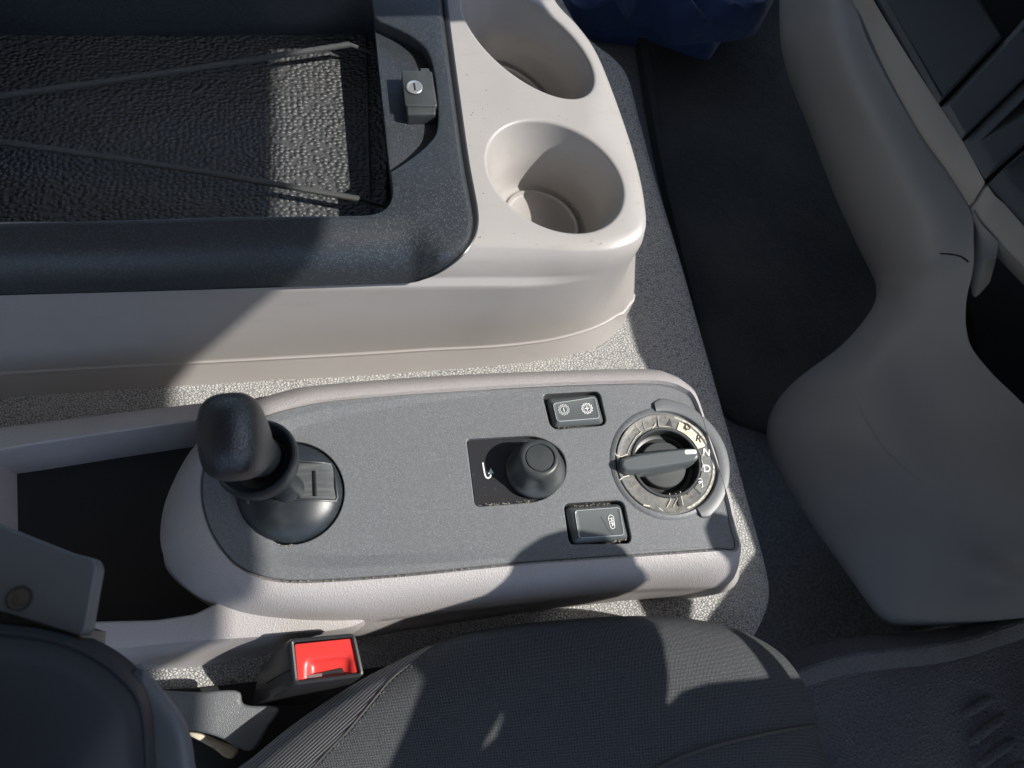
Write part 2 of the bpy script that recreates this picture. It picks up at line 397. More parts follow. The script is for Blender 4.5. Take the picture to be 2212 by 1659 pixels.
fold = boxring([(-90, 624), (0, 620), (400, 613), (700, 607), (1000, 603), (1150, 603), (1262, 600), (1340, 584), (1380, 550)], .0178, .001)
fold2 = boxring([(-90, 616), (0, 612), (400, 605), (700, 600), (1000, 596), (1150, 596), (1262, 594), (1340, 578), (1381, 545)], .0205, .0008)
sh1 = boxring([(-90, 590), (0, 588), (400, 582), (700, 576), (1000, 572), (1150, 572), (1255, 572), (1335, 560), (1385, 525)], .033, .0005)
sh2 = boxring([(-90, 555), (0, 552), (400, 548), (700, 542), (1000, 536), (1150, 540), (1255, 545), (1335, 538), (1390, 505)], .0418)
top = boxring([(-90, 520), (0, 518), (400, 512), (700, 508), (1000, 502), (1150, 508), (1250, 518), (1330, 515), (1384, 490)], ZD-.0002)
top = [Vector((v.x, v.y, ZD)) for v in offset(top, -.003)]
def fade(r, A, B, t):
    o = []
    for v, a, b in zip(r, A, B):
        w_ = min(1, max(0, (v.x-.085)/.075)) if v.y < .35 else 1; w_ = w_*w_*(3-2*w_); o.append(v.lerp(a.lerp(b, t), w_))
    return o
crease = fade(crease, ledge1, sh1, .80); crz = fade(crz, ledge1, sh1, .83); fold = fade(fold, ledge1, sh1, .86); fold2 = fade(fold2, ledge1, sh1, .90)
g = G()
def mixr(a, b, t): return [p_.lerp(q_, t) for p_, q_ in zip(a, b)]
g.loft([base, mixr(base, ledge0b, .1), mixr(base, ledge0b, .93), ledge0b, ledge0, ledge0c, ledge1, mixr(ledge1, crease, .03), mixr(ledge1, crease, .3), mixr(ledge1, crease, .7), mixr(ledge1, crease, .96), crease, crz, fold, fold2, sh1, sh2, offset(sh2, -.0015, .0012), top], closed=False)
# tray rim outline (black) and its opening
c1 = crop(0, 0, 1.7648)
rim_lo = [(-90, 641), (0, 636), (300, 628), (591, 619), (760, 614), (877, 609), (915, 600), (952, 583), (990, 553), (1014, 520), (1022, 486), (1019, 450), (1001, 351), (984, 230), (964, 80), (955, 0), (950, -60)]
def ellipse(pts, z, n=72):
    q = np.array([(v.x, v.y) for v in PL(pts, z)]); m = q.mean(0); d = (q-m)/.05
    A = np.c_[d[:, 0]**2, d[:, 0]*d[:, 1], d[:, 1]**2, d[:, 0], d[:, 1]]; s = np.linalg.lstsq(A, np.ones(len(d)), rcond=None)[0]
    Q = np.array([[s[0], s[1]/2], [s[1]/2, s[2]]]); c = -.5*np.linalg.solve(Q, s[3:]); k = 1+c@Q@c
    ev, U = np.linalg.eigh(Q/k)
    return [Vector((*(m+.05*(c+U@np.array([math.cos(a)/math.sqrt(ev[0]), math.sin(a)/math.sqrt(ev[1])]))), z)) for a in [2*math.pi*i/n for i in range(n)]]
cupA = ellipse([c6(*p) for p in [(600, 808), (760, 835), (900, 920), (1020, 1020), (1110, 1150), (1155, 1290), (1160, 1400), (1120, 1490), (1040, 1545), (920, 1560), (780, 1548), (620, 1510), (480, 1440), (370, 1370), (290, 1270), (252, 1150), (260, 1020), (320, 920), (430, 840), (520, 812)]], ZD)
cupB = ellipse([c6(*p) for p in [(620, 50), (720, 140), (830, 260), (910, 380), (955, 490), (962, 570), (930, 640), (850, 673), (740, 655), (600, 600), (470, 520), (350, 440), (230, 320), (140, 210), (85, 110), (75, 20), (120, -60), (240, -90)]], ZD)
rimo = cr([P(x, y, .048) for x, y in rim_lo], 5)
under = [Vector((v.x-.006 if v.x > .0 else v.x, v.y, ZD)) for v in rimo if v.y > .29]
deckhole = [Vector((-.38, .53, ZD)), Vector((-.38, .30, ZD)), P(780, 478, ZD), P(880, 478, ZD), P(945, 460, ZD), P(975, 420, ZD), P(970, 340, ZD), P(955, 230, ZD), P(935, 80, ZD), P(925, -40, ZD), Vector((.0, .53, ZD))]
deckhole = [v for v in deckhole]
def cupwall(c, depth):
    ctr = sum(c, Vector())/len(c); r = [offset(c, .0022, .0)]
    for k in range(1, 6):
        a = k*math.pi/10; r.append(offset(c, .0022-.0026*math.sin(a), -.0026*(1-math.cos(a))))
    for s, z in ((.925, -.012), (.858, -.031), (.853, -.0314), (.795, -.046), (.755, -.055), (.735, -.0592), (.70, -.0625), (.64, -.0632), (.61, -.0625), (.59, -.0608), (.56, -.0608), (.54, -.0625), (.51, -.0632), (.3, -.0632)):
        dirv = ctr.copy(); r.append([Vector((ctr.x+(v.x-ctr.x)*s, ctr.y+(v.y-ctr.y)*s, ZD+z*depth)) for v in c])
    return r
hA, hB = offset(cupA, .0022), offset(cupB, .0022)
dk = top+[Vector((-.45, .54, ZD))] if False else top
g.sheet(dk, [hA, hB, deckhole])
body = g.obj('body', M['beige'], box, smooth=180)
for c in (cupA, cupB):
    g = G(); r = cupwall(c, 1.0); g.loft(r); g.sheet(r[-1]); o = g.obj('cup_hole', M['beige'], box)
    ctr = sum(c, Vector())/len(c)
    rg_ = random.Random(3)
    g = G()
    for k in range(14):
        a = rg_.uniform(-.2, .9); q = Vector((ctr.x+.031*math.cos(a)*rg_.uniform(.9, 1.1), ctr.y+.031*math.sin(a)*rg_.uniform(.9, 1.1), ZD-.0628)); s = rg_.uniform(.0003, .0008)
        g.lathe(q, Vector((0, 0, 1)), [(s, 0), (s*.7, s*.6), (0.00005, s*.8)], n=6)
    o2 = g.obj('grit', M['ink'], o); o2['kind'] = 'stuff'
# specks of dirt on the deck
rn = random.Random(11); dirt = G()
for k in range(46):
    x_, y_ = rn.choice([(rn.uniform(1010, 1390), rn.uniform(225, 262)), (rn.uniform(1345, 1385), rn.uniform(300, 500)), (rn.uniform(1000, 1060), rn.uniform(150, 480)), (rn.uniform(1010, 1330), rn.uniform(500, 530))])
    q_ = P(x_, y_, ZD+.0001); s_ = rn.uniform(.00015, .00042)
    if all(not inside((q_.x, q_.y), [(v.x, v.y) for v in offset(c, .004)]) for c in (cupA, cupB)) and q_.x < P(1385, y_, ZD).x:
        dirt.lathe(q_, Vector((0, 0, 1)), [(s_, -.0002), (s_*.8, s_*.4), (.00003, s_*.5)], n=5)
o = dirt.obj('grit', M['ink'], box); o['kind'] = 'stuff'
# black tray rim
ZR = .0555
open_px = [(-90, 483), (0, 481), (300, 473), (501, 467), (700, 465), (782, 464), (815, 459), (836, 446), (846, 425), (846, 400), (842, 371), (870, 354), (902, 331), (926, 309), (942, 286), (946, 250), (943, 200), (936, 150), (928, 122), (915, 100), (885, 76), (850, 58), (822, 46), (808, 36), (805, 8), (803, -60)]
up_px = [(-90, 30), (0, 33), (200, 38), (401, 43), (600, 45), (760, 44), (795, 38), (806, 20), (803, -60)]
op = cr([P(x, y, ZR) for x, y in open_px[:11]], 5)[:-1]+cr([P(x, y, ZR) for x, y in open_px[10:24]], 6)
far_in = [P(x, y, ZR) for x, y in [(800, -14), (782, -22), (600, -20), (401, -20), (200, -22), (0, -25), (-90, -28)]]
opening = op+far_in
g = G()
# rim: outer edge rolls down to the box, flat top, inner wall down to the mat
ol = resample(rimo, 200, False); ol = [Vector((v.x, v.y, .0)) for v in ol]
def rimring(px_lo, z_lo, z_rt, ins):
    pts = []
    for i, (x, y) in enumerate(rim_lo):
        t = min(1, max(0, (i-4.5)/4)); t = t*t*(3-2*t); z = z_lo*(1-t)+z_rt*t; pts.append(P(x, y+px_lo*(1-t), z))
    s = resample(cr(pts, 6), 200, False)
    return offset_open(s, -ins)
def offset_open(p, d):
    out = []
    for i in range(len(p)):
        e = (p[min(len(p)-1, i+1)]-p[max(0, i-1)]).xy.normalized()
        out.append(Vector((p[i].x+e.y*d, p[i].y-e.x*d, p[i].z)))
    return out
r0 = rimring(0, .0205, .0480, 0)
rings = [[v+Vector((0, 0, -.003)) for v in offset_open(r0, -.001)], r0, [v+Vector((0, 0, .0014)) for v in offset_open(r0, -.0006)], rimring(-14, .0295, .0530, .0012), rimring(-40, .0400, .0538, .0018), rimring(-65, .0472, .0545, .0024), rimring(-88, .0520, ZR-.0002, .003), rimring(-104, .0542, ZR, .005), rimring(-118, ZR-.0002, ZR, .009)]
g.loft(rings, closed=False)
gs = G(); sl_ = [Vector((v.x+.0021*min(1, max(0, (i-96)/30)), v.y-.0004, max(v.z, ZD+.0004) if v.x > .045 else v.z)) for i, v in enumerate(r0)]; gs.tube(sl_, [.0004+.0022*min(1, max(0, (i-92)/34)) for i in range(len(sl_))], 8, flat=.6)
# flat top
tz = rings[-1]
outer_r = [Vector((v.x, v.y, ZR)) for v in tz]+[Vector((.0, .56, ZR)), Vector((-.30, .56, ZR)), Vector((-.42, .54, ZR))]
opr = opening[:]
g2 = [Vector((v.x, v.y, ZR)) for v in offset(opr, .0016)]
# clip: opening must stay inside outer ring at left
xl = min(v.x for v in outer_r)
g.loft([tz, [Vector((v.x, v.y, ZR)) for v in tz]], closed=False)
g2 = [Vector((max(v.x, xl+.02), v.y, v.z)) for v in g2]; opr = [Vector((max(v.x, xl+.021), v.y, v.z)) for v in opr]
g.sheet(outer_r, [g2])
wl = [g2]+[[Vector((a.x+(b.x-a.x)*math.sin(t), a.y+(b.y-a.y)*math.sin(t), ZR-.0016*(1-math.cos(t)))) for a, b in zip(g2, opr)] for t in (.4, .8, 1.2, 1.57)]
wl.append([Vector((v.x, v.y, .004)) for v in opr])
g.loft(wl)
rimo_ = g.obj('tray_rim', M['tray'], box); gs.obj('rim_seal', M['black'], box)
# mat on the tray floor
ZM = .012
g = G(); mo = [P(-90, 520, ZM), P(830, 520, ZM), P(838, 300, ZM), P(815, -10, ZM), P(-90, -10, ZM)]
n = 10; g.sheet(mo, step=.03); g.obj('rubber_mat', M['rubber_mat'], box)
# gutter beside the mat
g = G(); a, b = P(782, 480, ZM+.003), P(768, 60, ZM+.003)
a, b = P(800, 470, ZM+.001), P(790, 70, ZM+.001)
g.tube([a, a.lerp(b, .5), b], .0011, flat=.8); g.obj('mat_edge', M['black'], box)
# finger recess plate
ZP = .0445
c3 = crop(860, 20, 3.95)
g = G(); pl_ = [(842, 372), (905, 332), (945, 290), (950, 250), (946, 190), (938, 140), (920, 95), (852, 52), (806, 30)]
q = cr([P(x, y+3, ZP) for x, y in pl_], 5)
q = [v for v in q]
g.slab(q, 0, .0008, .028); plate = g.obj('catch_plate', M['tray'], box)
# lock
lockc = P(903, 190, .046)
lk = [P(*c3(x, y), .057) for x, y in [(470, 600), (770, 600), (822, 945), (508, 940)]]
g = G(); g.slab(quadround(lk, .0022, 5), 0, .0012, .013)
hk = [P(*c3(x, y), .0555) for x, y in [(515, 900), (806, 900), (806, 1020), (528, 1025)]]
g2_ = G(); g2_.slab(quadround(hk, .0015, 5), 0, .0016, .0105)
lock = g.obj('lock_housing', M['knob'], box); g2_.obj('lock_lip', M['knob'], lock)
for k in range(3):
    g = G(); a = P(*c3(535, 1028+k*10), .0545-k*.0016); b = P(*c3(800, 1023+k*10), .0545-k*.0016); g.tube([a, b], .0003, 6); g.obj('lip_groove', M['black'], lock)
g = G(); tab = [P(*c3(x, y), .0555) for x, y in [(655, 575), (740, 578), (745, 615), (655, 612)]]; g.slab(quadround(tab, .001), 0, .0006, .008); g.obj('lock_tab', M['knob'], lock)
cyc = P(*c3(600, 765), .057)
g = G(); g.lathe(cyc, Vector((0, 0, 1)), [(.0068, -.001), (.0068, .0004), (.0063, .0006), (.0061, .0002)]); g.obj('lock_bezel', M['black'], lock)
g = G(); g.lathe(cyc, Vector((0, 0, 1)), [(.0061, -.001), (.0061, .0006), (.0057, .0010), (.0047, .0011), (.0045, .0008), (.00005, .0008)]); cy = g.obj('lock_cylinder', M['silver'], lock)
g = G(); ks = [cyc+Vector((x, y, .0010)) for x, y in ((-.0008, .0034), (.0006, .0034), (.0010, -.0034), (-.0004, -.0034))]; g.slab(ks, 0, .0001, .0005); g.obj('keyway', M['gap'], lock)
# elastic cords
for k, (a, m_, b, s) in enumerate((((-60, 216), (380, 154), (756, 96), 0), ((-60, 298), (380, 362), (782, 431), 1))):
    g = G(); pts = cr([P(*a, .028), P(*m_, .027), P(*b, .0275 if s else .030)], 24); pts = resample(pts, 90, False)
    g.tube(pts, [.0023+.00012*math.sin(i*2.1) for i in range(90)]); 
    e = pts[-1]; g.tube([e, e+Vector((.012, -.002, -.004)), e+Vector((.022, -.002, -.010))], .0016)
    g.obj('elastic_cord', M['cord'], box)
# ------------------------------------------------------------------ console
con = thing('shift_console', 'grained beige floor console with grey speckled panel of switches, dial and gear lever', 'gear console', P(1000, 1100, Z0))
K = [ # panel edge            shoulder edge
 ((728, 865), (698, 831, -.02)), ((936, 847), (922, 814, -.02)), ((1166, 833), (1150, 803, -.02)), ((1382, 826), (1385, 797, -.02)), ((1446, 831), (1446, 809, -.02)),
 ((1476, 843), (1481, 832, -.02)), ((1494, 857), (1498, 853, -.02)), ((1509, 891), (1511, 890, -.02)), ((1530, 960), (1535, 960, -.02)), ((1566, 1070), (1571, 1070, -.02)),
 ((1580, 1135), (1584, 1137, -.02)), ((1589, 1184), (1594, 1206, -.02)), ((1540, 1186), (1561, 1266, -.032)), ((1359, 1199), (1380, 1277, -.036)), ((1110, 1217), (1112, 1309, -.036)),
 ((900, 1238), (900, 1333, -.036)), ((728, 1251), (760, 1347, -.036)), ((614, 1253), (620, 1343, -.036)), ((546, 1237), (505, 1324, -.036)), ((494, 1202), (410, 1276, -.036)),
 ((452, 1134), (356, 1206, -.036)), ((437, 1056), (347, 1138, -.036)), ((452, 985), (367, 1058, -.036)), ((500, 925), (425, 962, -.034)), ((572, 899), (535, 875, -.028)), ((645, 879), (612, 846, -.022))]
pan = cr([P(*a, 0) for a, b in K], 8, True); sho = cr([P(*b) for a, b in K], 8, True)
# keep the front corner crisp
def blend(t, z): return [Vector((a.x+(b.x-a.x)*t, a.y+(b.y-a.y)*t, a.z+(b.z-a.z)*z)) for a, b in zip(pan, sho)]
gapo = [v+Vector((0, 0, 0)) for v in offset(pan, .0009)]
g = G(); mid = []
gapr = [Vector((a.x, a.y, -.0025)) for a in pan]
rings = [gapr, [Vector((a.x, a.y, -.001)) for a in gapo], blend(.05, .0)]
rings[-1] = [v+Vector((0, 0, .0006)) for v in offset(gapo, .0008)]
for t in (.12, .25, .4, .55, .7, .82, .92, 1.0): rings.append([v+Vector((0, 0, .0005*(1-t))) for v in blend(t*.97+.03, t**2.3)])
rings[-1] = sho
basel = cr([P(*(b[:2] if b[1] < 1200 else (b[0]+(0 if b[0] < 700 else 2), b[1]+{900: 22, 760: 27, 620: 17, 505: 12, 410: 4}.get(b[0], 14))), -.060) if b[1] > 1200 else Vector((*P(*b).xy, -.060)) for a, b in K], 8, True)
rings += [offset(sho, -.0004, -.0016), [a.lerp(c, .5) for a, c in zip(sho, basel)], basel, [Vector((v.x, v.y, Z0-.004)) for v in basel]]
g.loft(rings); hump = g.obj('console_body', M['beige_grain'], con)
# lower tier with the bin
binpx = [(-90, 985), (20, 965), (200, 936), (426, 905), (470, 960), (440, 1010), (395, 1060), (372, 1130), (368, 1200), (390, 1262), (408, 1290), (370, 1330), (338, 1343), (182, 1347), (-90, 1362)]
tier_t = [(-260, 952), (0, 918), (200, 893), (430, 866), (640, 845), (800, 845), (850, 870), (850, 1260), (820, 1310), (780, 1350), (720, 1366), (640, 1372), (550, 1381), (430, 1389), (310, 1400), (-260, 1462)]
tier_b = [(-200, 945), (0, 917), (200, 892), (430, 865), (640, 845), (800, 845), (845, 870), (850, 1270), (845, 1315), (820, 1345), (785, 1380), (700, 1394), (560, 1418), (421, 1443), (291, 1453), (-200, 1515)]
ZT = -.030
tt = resample(cr(PL(tier_t, ZT), 8), 200, False); tb = resample(cr(PL(tier_b, Z0-.003), 8), 200, False)
for i in range(200):
    if tt[i].y > .16: tb[i] = Vector((tt[i].x, tt[i].y+.004, Z0-.003))
binr = quadround([P(-62, 976, ZT), P(20, 965, ZT), P(200, 937, ZT), P(480, 897, ZT), P(480, 1300, ZT), P(420, 1330, ZT), P(338, 1343, ZT), P(182, 1347, ZT), P(-62, 1358, ZT)], .004)
g = G(); inn = offset(tt, -.004, .0)
g.loft([tb, [Vector((v.x, v.y, ZT-.006)) for v in offset(tt, .0)], [Vector((v.x, v.y, ZT-.0015)) for v in offset(tt, -.0015)], [Vector((v.x, v.y, ZT)) for v in inn]], closed=False)
hole = [Vector((v.x+.001 if v.x < inn[0].x+.01 else v.x, v.y, ZT)) for v in binr]
xm = max(inn[0].x, inn[-1].x)
hole = [Vector((max(v.x, xm+.006), v.y, ZT)) for v in hole]
g.sheet([Vector((v.x, v.y, ZT)) for v in inn], [hole])
hb = [Vector((v.x, v.y, Z0+.003)) for v in offset(hole, -.003)]
g.loft([hole, offset(hole, -.001, -.0012), hb]); tier = g.obj('console_base', M['beige_grain'], con)
g = G(); g.sheet([v+Vector((0, 0, .002)) for v in offset(hb, -.0)]); g.obj('bin_liner', mat('bin_rubber', (.011, .012, .014), .6, bumps=[('noise', 500, .4, .0006)]), con)
# panel sheet
INS = [(.008, 7)]
def panz(x, y): return 0
Kin = [.012, .006, .004, .003, .003, .003, .003, .003, .003, .003, .003, .003, .004, .006, .010, .013, .015, .018, .021, .022, .022, .021, .020, .018, .016, .014]
inr = []
ctrp = P(1000, 1040, 0)
pk = [P(*a, 0) for a, b in K]; po = offset(pk, -1.0)
ik = [a+(b-a).normalized()*d for a, b, d in zip(pk, po, Kin)]
for v, d in zip(ik, Kin): v.z = -.0012-.0010*min(1, d/.02)
inr = cr(ik, 8, True)
inrf = [Vector((v.x, v.y, -.0022)) for v in inr]
c2 = crop(1130, 930, 3.206); c1b = crop(440, 930, 3.859)
ZPn = -.0022
shc = P(627, 1066, ZPn); shr = .0375
circ = lambda c, r, z, n=72: [Vector((c.x+r*math.cos(2*math.pi*i/n), c.y+r*math.sin(2*math.pi*i/n), z)) for i in range(n)]
shift_hole = ellipse([c1b(x, y) for x, y in [(1100, 570), (1250, 610), (1400, 720), (1500, 860), (1558, 980), (1550, 1100), (1500, 1220), (1400, 1370), (1260, 1480), (1100, 1545), (980, 1552), (850, 1520), (700, 1440), (570, 1300), (510, 1150)]], ZPn)
plate_hole = quadround([P(*c2(x, y), ZPn) for x, y in [(28, 455), (600, 425), (805, 560), (810, 780), (640, 940), (95, 985)]], [.003, .018, .012, .012, .018, .004], 8)
kb = P(*c2(565, 690), ZPn)
sw1 = quadround([P(*c2(x, y), ZPn) for x, y in [(622, 102), (1070, 75), (1130, 345), (690, 382)]], [.0045, .006, .006, .007], 8)
c7 = crop(1320, 1180, 7.9)
sw2 = quadround([P(*c7(x, y), ZPn) for x, y in [(440, 390), (1600, 320), (1770, 1160), (560, 1250)]], [.0045, .006, .006, .008], 8)
c5 = crop(1460, 980, 5.53)
dial_hole = ellipse([c5(a, b) for a, b in [(200, 800), (290, 480), (500, 290), (850, 170), (1200, 265), (1500, 515), (1632, 850), (1500, 1255), (1000, 1495), (600, 1405), (285, 1100)]], ZPn)
dc = sum(dial_hole, Vector())/72; dr = sum((v-dc).length for v in dial_hole)/72
panholes = [shift_hole, plate_hole, sw1, sw2, dial_hole]
for h in panholes:
    if area(h) < 0: h.reverse()
g = G()
lipr = [offset(h, .0007) for h in panholes]
def pe(v, d=0.0):
    s_ = min(1, max(0, (.10-v.x)/.16)); s_ = s_*s_*(3-2*s_); return Vector((v.x, v.y, ZPn+.0004+.0030*s_+d))
g.loft([[Vector((v.x, v.y, -.0045)) for v in pan], [pe(v, -.0008) for v in offset(pan, -.0002)], [pe(v) for v in offset(pan, -.0008)], [pe(a.lerp(b, .42)) for a, b in zip(pan, inr)], [pe(a.lerp(b, .5), -.0002) for a, b in zip(pan, inr)], [Vector((v.x, v.y, ZPn+.0002)) for v in inr], [Vector((v.x, v.y, ZPn)) for v in offset(inr, -.002)]])
g.sheet([Vector((v.x, v.y, ZPn)) for v in offset(inr, -.002)], lipr)
for h, l in zip(panholes, lipr):
    g.loft([l, offset(h, .0002, -.0003), [Vector((v.x, v.y, ZPn-.0009)) for v in h], [Vector((v.x, v.y, ZPn-.011)) for v in h]])
panel = g.obj('control_panel', M['panel'], con, smooth=9)
# dark well below the holes
g = G(); g.sheet([Vector((v.x, v.y, -.0135)) for v in offset(pan, -.004)]); g.obj('panel_backing', M['gap'], con)
# ---- gear lever
lev = thing('gear_lever', 'black leather gear lever with round collar standing in its dome', 'gear lever', shc) if False else None
dr_in = scaled(shift_hole, .965)
slot = [P(*c1b(x, y), ZPn) for x, y in [(1050, 800), (1250, 800), (1440, 850), (1480, 990), (1455, 1125), (1250, 1100), (1000, 1110), (750, 1150), (590, 1190), (600, 800)]]
slot = quadround([P(*c1b(x, y), ZPn) for x, y in [(600, 800), (1440, 800), (1475, 1130), (600, 1150)]], [.001, .003, .001, .001], 5)
sc_ = sum(dr_in, Vector())/72
def domez(x, y):
    d = 0
    # elliptic radius
    a = math.atan2(y-sc_.y, x-sc_.x); r = math.hypot(x-sc_.x, y-sc_.y)
    rb = min(((v-sc_).xy.length for v in dr_in if abs(math.atan2(v.y-sc_.y, v.x-sc_.x)-a) < .1), default=.037)
    u = min(1, r/rb); return ZPn-.003+.0150*math.sqrt(max(0, 1-u**2*.97))*(1 if True else 0)
g = G(); slot_c = [Vector((v.x, v.y, domez(v.x, v.y))) for v in resample(slot, 80)]
g.sheet([Vector((v.x, v.y, domez(v.x, v.y))) for v in dr_in], [slot_c], zf=domez, step=.0028)
g.loft([[Vector((v.x, v.y, domez(v.x, v.y))) for v in dr_in], [Vector((v.x, v.y, -.012)) for v in dr_in]])
so_ = offset(slot_c, .0001); si = [Vector((v.x, v.y, v.z-.0045)) for v in offset(slot_c, -.0004)]
g.loft([slot_c, si]); dome = g.obj('lever_dome', M['dome'], con)
# raised lip around the slot
g = G(); g.tube([v+Vector((0, 0, .0001)) for v in offset(slot_c, .0009)], .0009, 8, closed=True, flat=.7); g.obj('slot_rim', M['dome'], dome)
def shz(x, y): return ZPn+.0085*math.sqrt(max(0, 1-((x-sc_.x)/.037)**2))-.0006
g = G(); g.sheet([Vector((v.x, v.y, shz(v.x, v.y))) for v in offset(slot_c, .0002)], zf=shz, step=.0025); shut = g.obj('slot_shutter', M['shutter'], dome)
for xa in (1270,):
    a = P(*c1b(xa, 845), .0065); b = P(*c1b(xa+8, 1085), .0065)
    g = G(); g.tube([a, b], .0007, 6); g.obj('shutter_step', M['black'], dome)
for (x_, w_) in ((640, 26), (720, 14), (800, 28), (880, 12)):
    a = P(*c1b(x_, 1095), .0065); b = P(*c1b(x_, 1160), .005); g = G(); g.tube([a, b], w_*.00004, 8); g.obj('shutter_tooth', M['shutter'], dome)
A0 = P(625, 1058, .004); RC = P(553, 990, .060); NK = P(545, 976, .080); HD = P(492, 942, .140)
ax = (RC-A0).normalized()
g = G(); g.lathe(A0-ax*.002, ax, [(.0100, 0), (.0100, .018), (.0115, .030), (.0175, .044), (.0215, .052)]); stem = g.obj('lever_stem', M['soft_black'], con)
g = G(); L_ = (RC-A0).length
g.lathe(A0, ax, [(.0190, L_-.016), (.0222, L_-.012), (.0240, L_-.006), (.0246, L_-.002), (.0245, L_+.0005), (.0240, L_+.002), (.0228, L_+.0024), (.0219, L_+.0018), (.0214, L_+.0005), (.0205, L_-.0008), (.0185, L_-.003), (.0165, L_-.007), (.008, L_-.008)], n=72); g.obj('lever_collar', M['soft_black'], stem)
ax2 = (HD-NK).normalized()
g = G(); g.lathe(NK-ax2*.026, ax2, [(.0128, 0), (.0128, .018), (.0135, .030), (.0140, .038)], n=48); g.obj('lever_neck', M['knob'], stem)
u = (Vector((1, .03, 0))-ax2*Vector((1, .03, 0)).dot(ax2)).normalized(); v_ = ax2.cross(u)
def sup(c, rx, ry, e, n=64, sh=0.0):
    out = []
    for i in range(n):
        t = 2*math.pi*i/n; ct, st = math.cos(t), math.sin(t)
        X_ = math.copysign(abs(ct)**(2/e), ct)*rx; Y_ = math.copysign(abs(st)**(2/e), st)*ry
        out.append(c+u*(X_+sh*Y_)+v_*Y_)
    return out
Lh = (HD-NK).length
prof = [(.08*Lh, .0132, .0140, 2, 0), (.2*Lh, .0138, .0155, 2.2, 0), (.35*Lh, .0146, .0178, 2.4, .001), (.52*Lh, .0152, .0200, 2.7, .001), (.68*Lh, .0156, .0214, 2.9, .0012), (.82*Lh, .0157, .0219, 3.0, .0012), (.93*Lh, .0152, .0214, 3.0, .0012), (1.01*Lh, .0142, .0203, 2.9, .001), (1.08*Lh, .0123, .0182, 2.7, .001), (1.13*Lh, .0098, .0150, 2.5, .001), (1.165*Lh, .0065, .0105, 2.3, .001), (1.18*Lh, .003, .005, 2, .001), (1.183*Lh, .0001, .0001, 2, .001)]
g = G(); g.loft([sup(NK+ax2*t+v_*d, rx, ry, e) for t, rx, ry, e, d in prof]); hd = g.obj('lever_knob', M['leather'], stem, smooth=60)
g = G(); sm = [NK+ax2*t+v_*d-u*rx*.0-0*v_ for t, rx, ry, e, d in prof]
# ---- tow switch plate with knob
g = G(); pz = offset(plate_hole, -.0008); g.sheet([Vector((v.x, v.y, ZPn-.004)) for v in pz]); g.loft([[Vector((v.x, v.y, ZPn-.004)) for v in pz], [Vector((v.x, v.y, ZPn-.010)) for v in pz]])
plt = g.obj('knob_plate', mat('plate_black', (.022, .022, .026), .3, bumps=[('noise', 1500, .2, .0002)], var=[('noise', 700, .7, .74, (.3, .3, .3), {'amt': .6})]), con)
def stroke(pts, w_, z, name, m_, parent, closed=False, px=True, h=.00035):
    q = [P(x, y, z) for x, y in pts] if px else pts
    g = G(); g.tube(q, w_, 6, closed=closed, flat=h/w_ if h < w_ else 1); return g.obj(name, m_, parent)
hook = [c2(x, y) for x, y in [(155, 640), (163, 690), (172, 735), (182, 755), (198, 762), (212, 752), (220, 735), (222, 715)]]
stroke(hook, .00058, ZPn-.0038, 'hook_symbol', M['white'], plt)
g = G(); g.slab([P(*c2(x, y), ZPn-.0038) for x, y in [(198, 728), (218, 682), (240, 722)]], .0002, .0001, .0002); g.obj('arrow_head', M['white'], plt)
kt = P(*c2(603, 598), .0175); kbb = P(*c2(566, 700), ZPn-.004); ak = (kt-kbb); Hk = ak.length; ak.normalize()
g = G(); n = 96; rgs = []; uu = (Vector((1, 0, 0))-ak*ak.x).normalized(); vv = ak.cross(uu)
for r_, z_, sc2 in [(.0212, 0, 0), (.0213, .003, 0), (.0211, .0045, 0), (.0203, .0058, .1), (.0192, .0085, .6), (.0183, .013, 1), (.0172, .018, 1), (.0160, .0225, .7), (.0151, .026, .2), (.0146, .0285, 0), (.0140, .0305, 0), (.0130, .0322, 0), (.0118, .0330, 0), (.0106, .0329, 0), (.0101, .0322, 0), (.0099, .0314, 0), (.0095, .0314, 0)]:
    z2 = z_*Hk/.033
    ring = []
    for i in range(n):
        a = 2*math.pi*i/n; dent = max(0, math.cos(3*(a-R(-100))))**2.2*.0028*sc2
        ring.append(kbb+ak*z2+(uu*math.cos(a)+vv*math.sin(a))*(r_-dent))
    rgs.append(ring)
g.loft(rgs); kn = g.obj('pull_knob', M['knob'], con, smooth=40)
g = G(); g.lathe(kbb, ak, [(.0095, Hk-.0018), (.0095, Hk-.0005), (.0092, Hk-.0001), (.006, Hk+.0002), (.00005, Hk+.0003)], n=48); g.obj('knob_cap', M['knob'], kn)
# ---- rocker switches
def rocker(corn_px, top_px, cropf, z, name='rocker_switch'):
    bd = quadround([P(*cropf(x, y), z-.002) for x, y in corn_px], .004, 8)
    tp = quadround([P(*cropf(x, y), z+.0022) for x, y in top_px], .0022, 8)
    if area(bd) < 0: bd.reverse(); tp.reverse()
    m1 = [a.lerp(b, .55)+Vector((0, 0, .0006)) for a, b in zip(bd, tp)]
    g = G(); g.loft([[Vector((v.x, v.y, z-.012)) for v in bd], bd, offset(bd, -.0006, .0008), m1, tp, offset(tp, -.0005, .0003), offset(tp, -.0012, .0001)])
    g.sheet(offset(tp, -.0012, .0001)); o = g.obj(name, M['switch'], con)
    g = G(); q = [v+Vector((0, 0, .0002)) for v in tp]; g.tube(resample(q, 70), .00022, 5, closed=True); g.obj('edge_highlight', mat('painted_highlight', (.45, .47, .47), .35), o)  # pale outline paints the highlight along the bevel
    return o
s1 = rocker([(655, 140), (1042, 108), (1104, 335), (712, 368)], [(706, 178), (1034, 128), (1070, 292), (738, 318)], c2, ZPn); s1['label'] = 'rocker switch with minus and plus cogwheels'
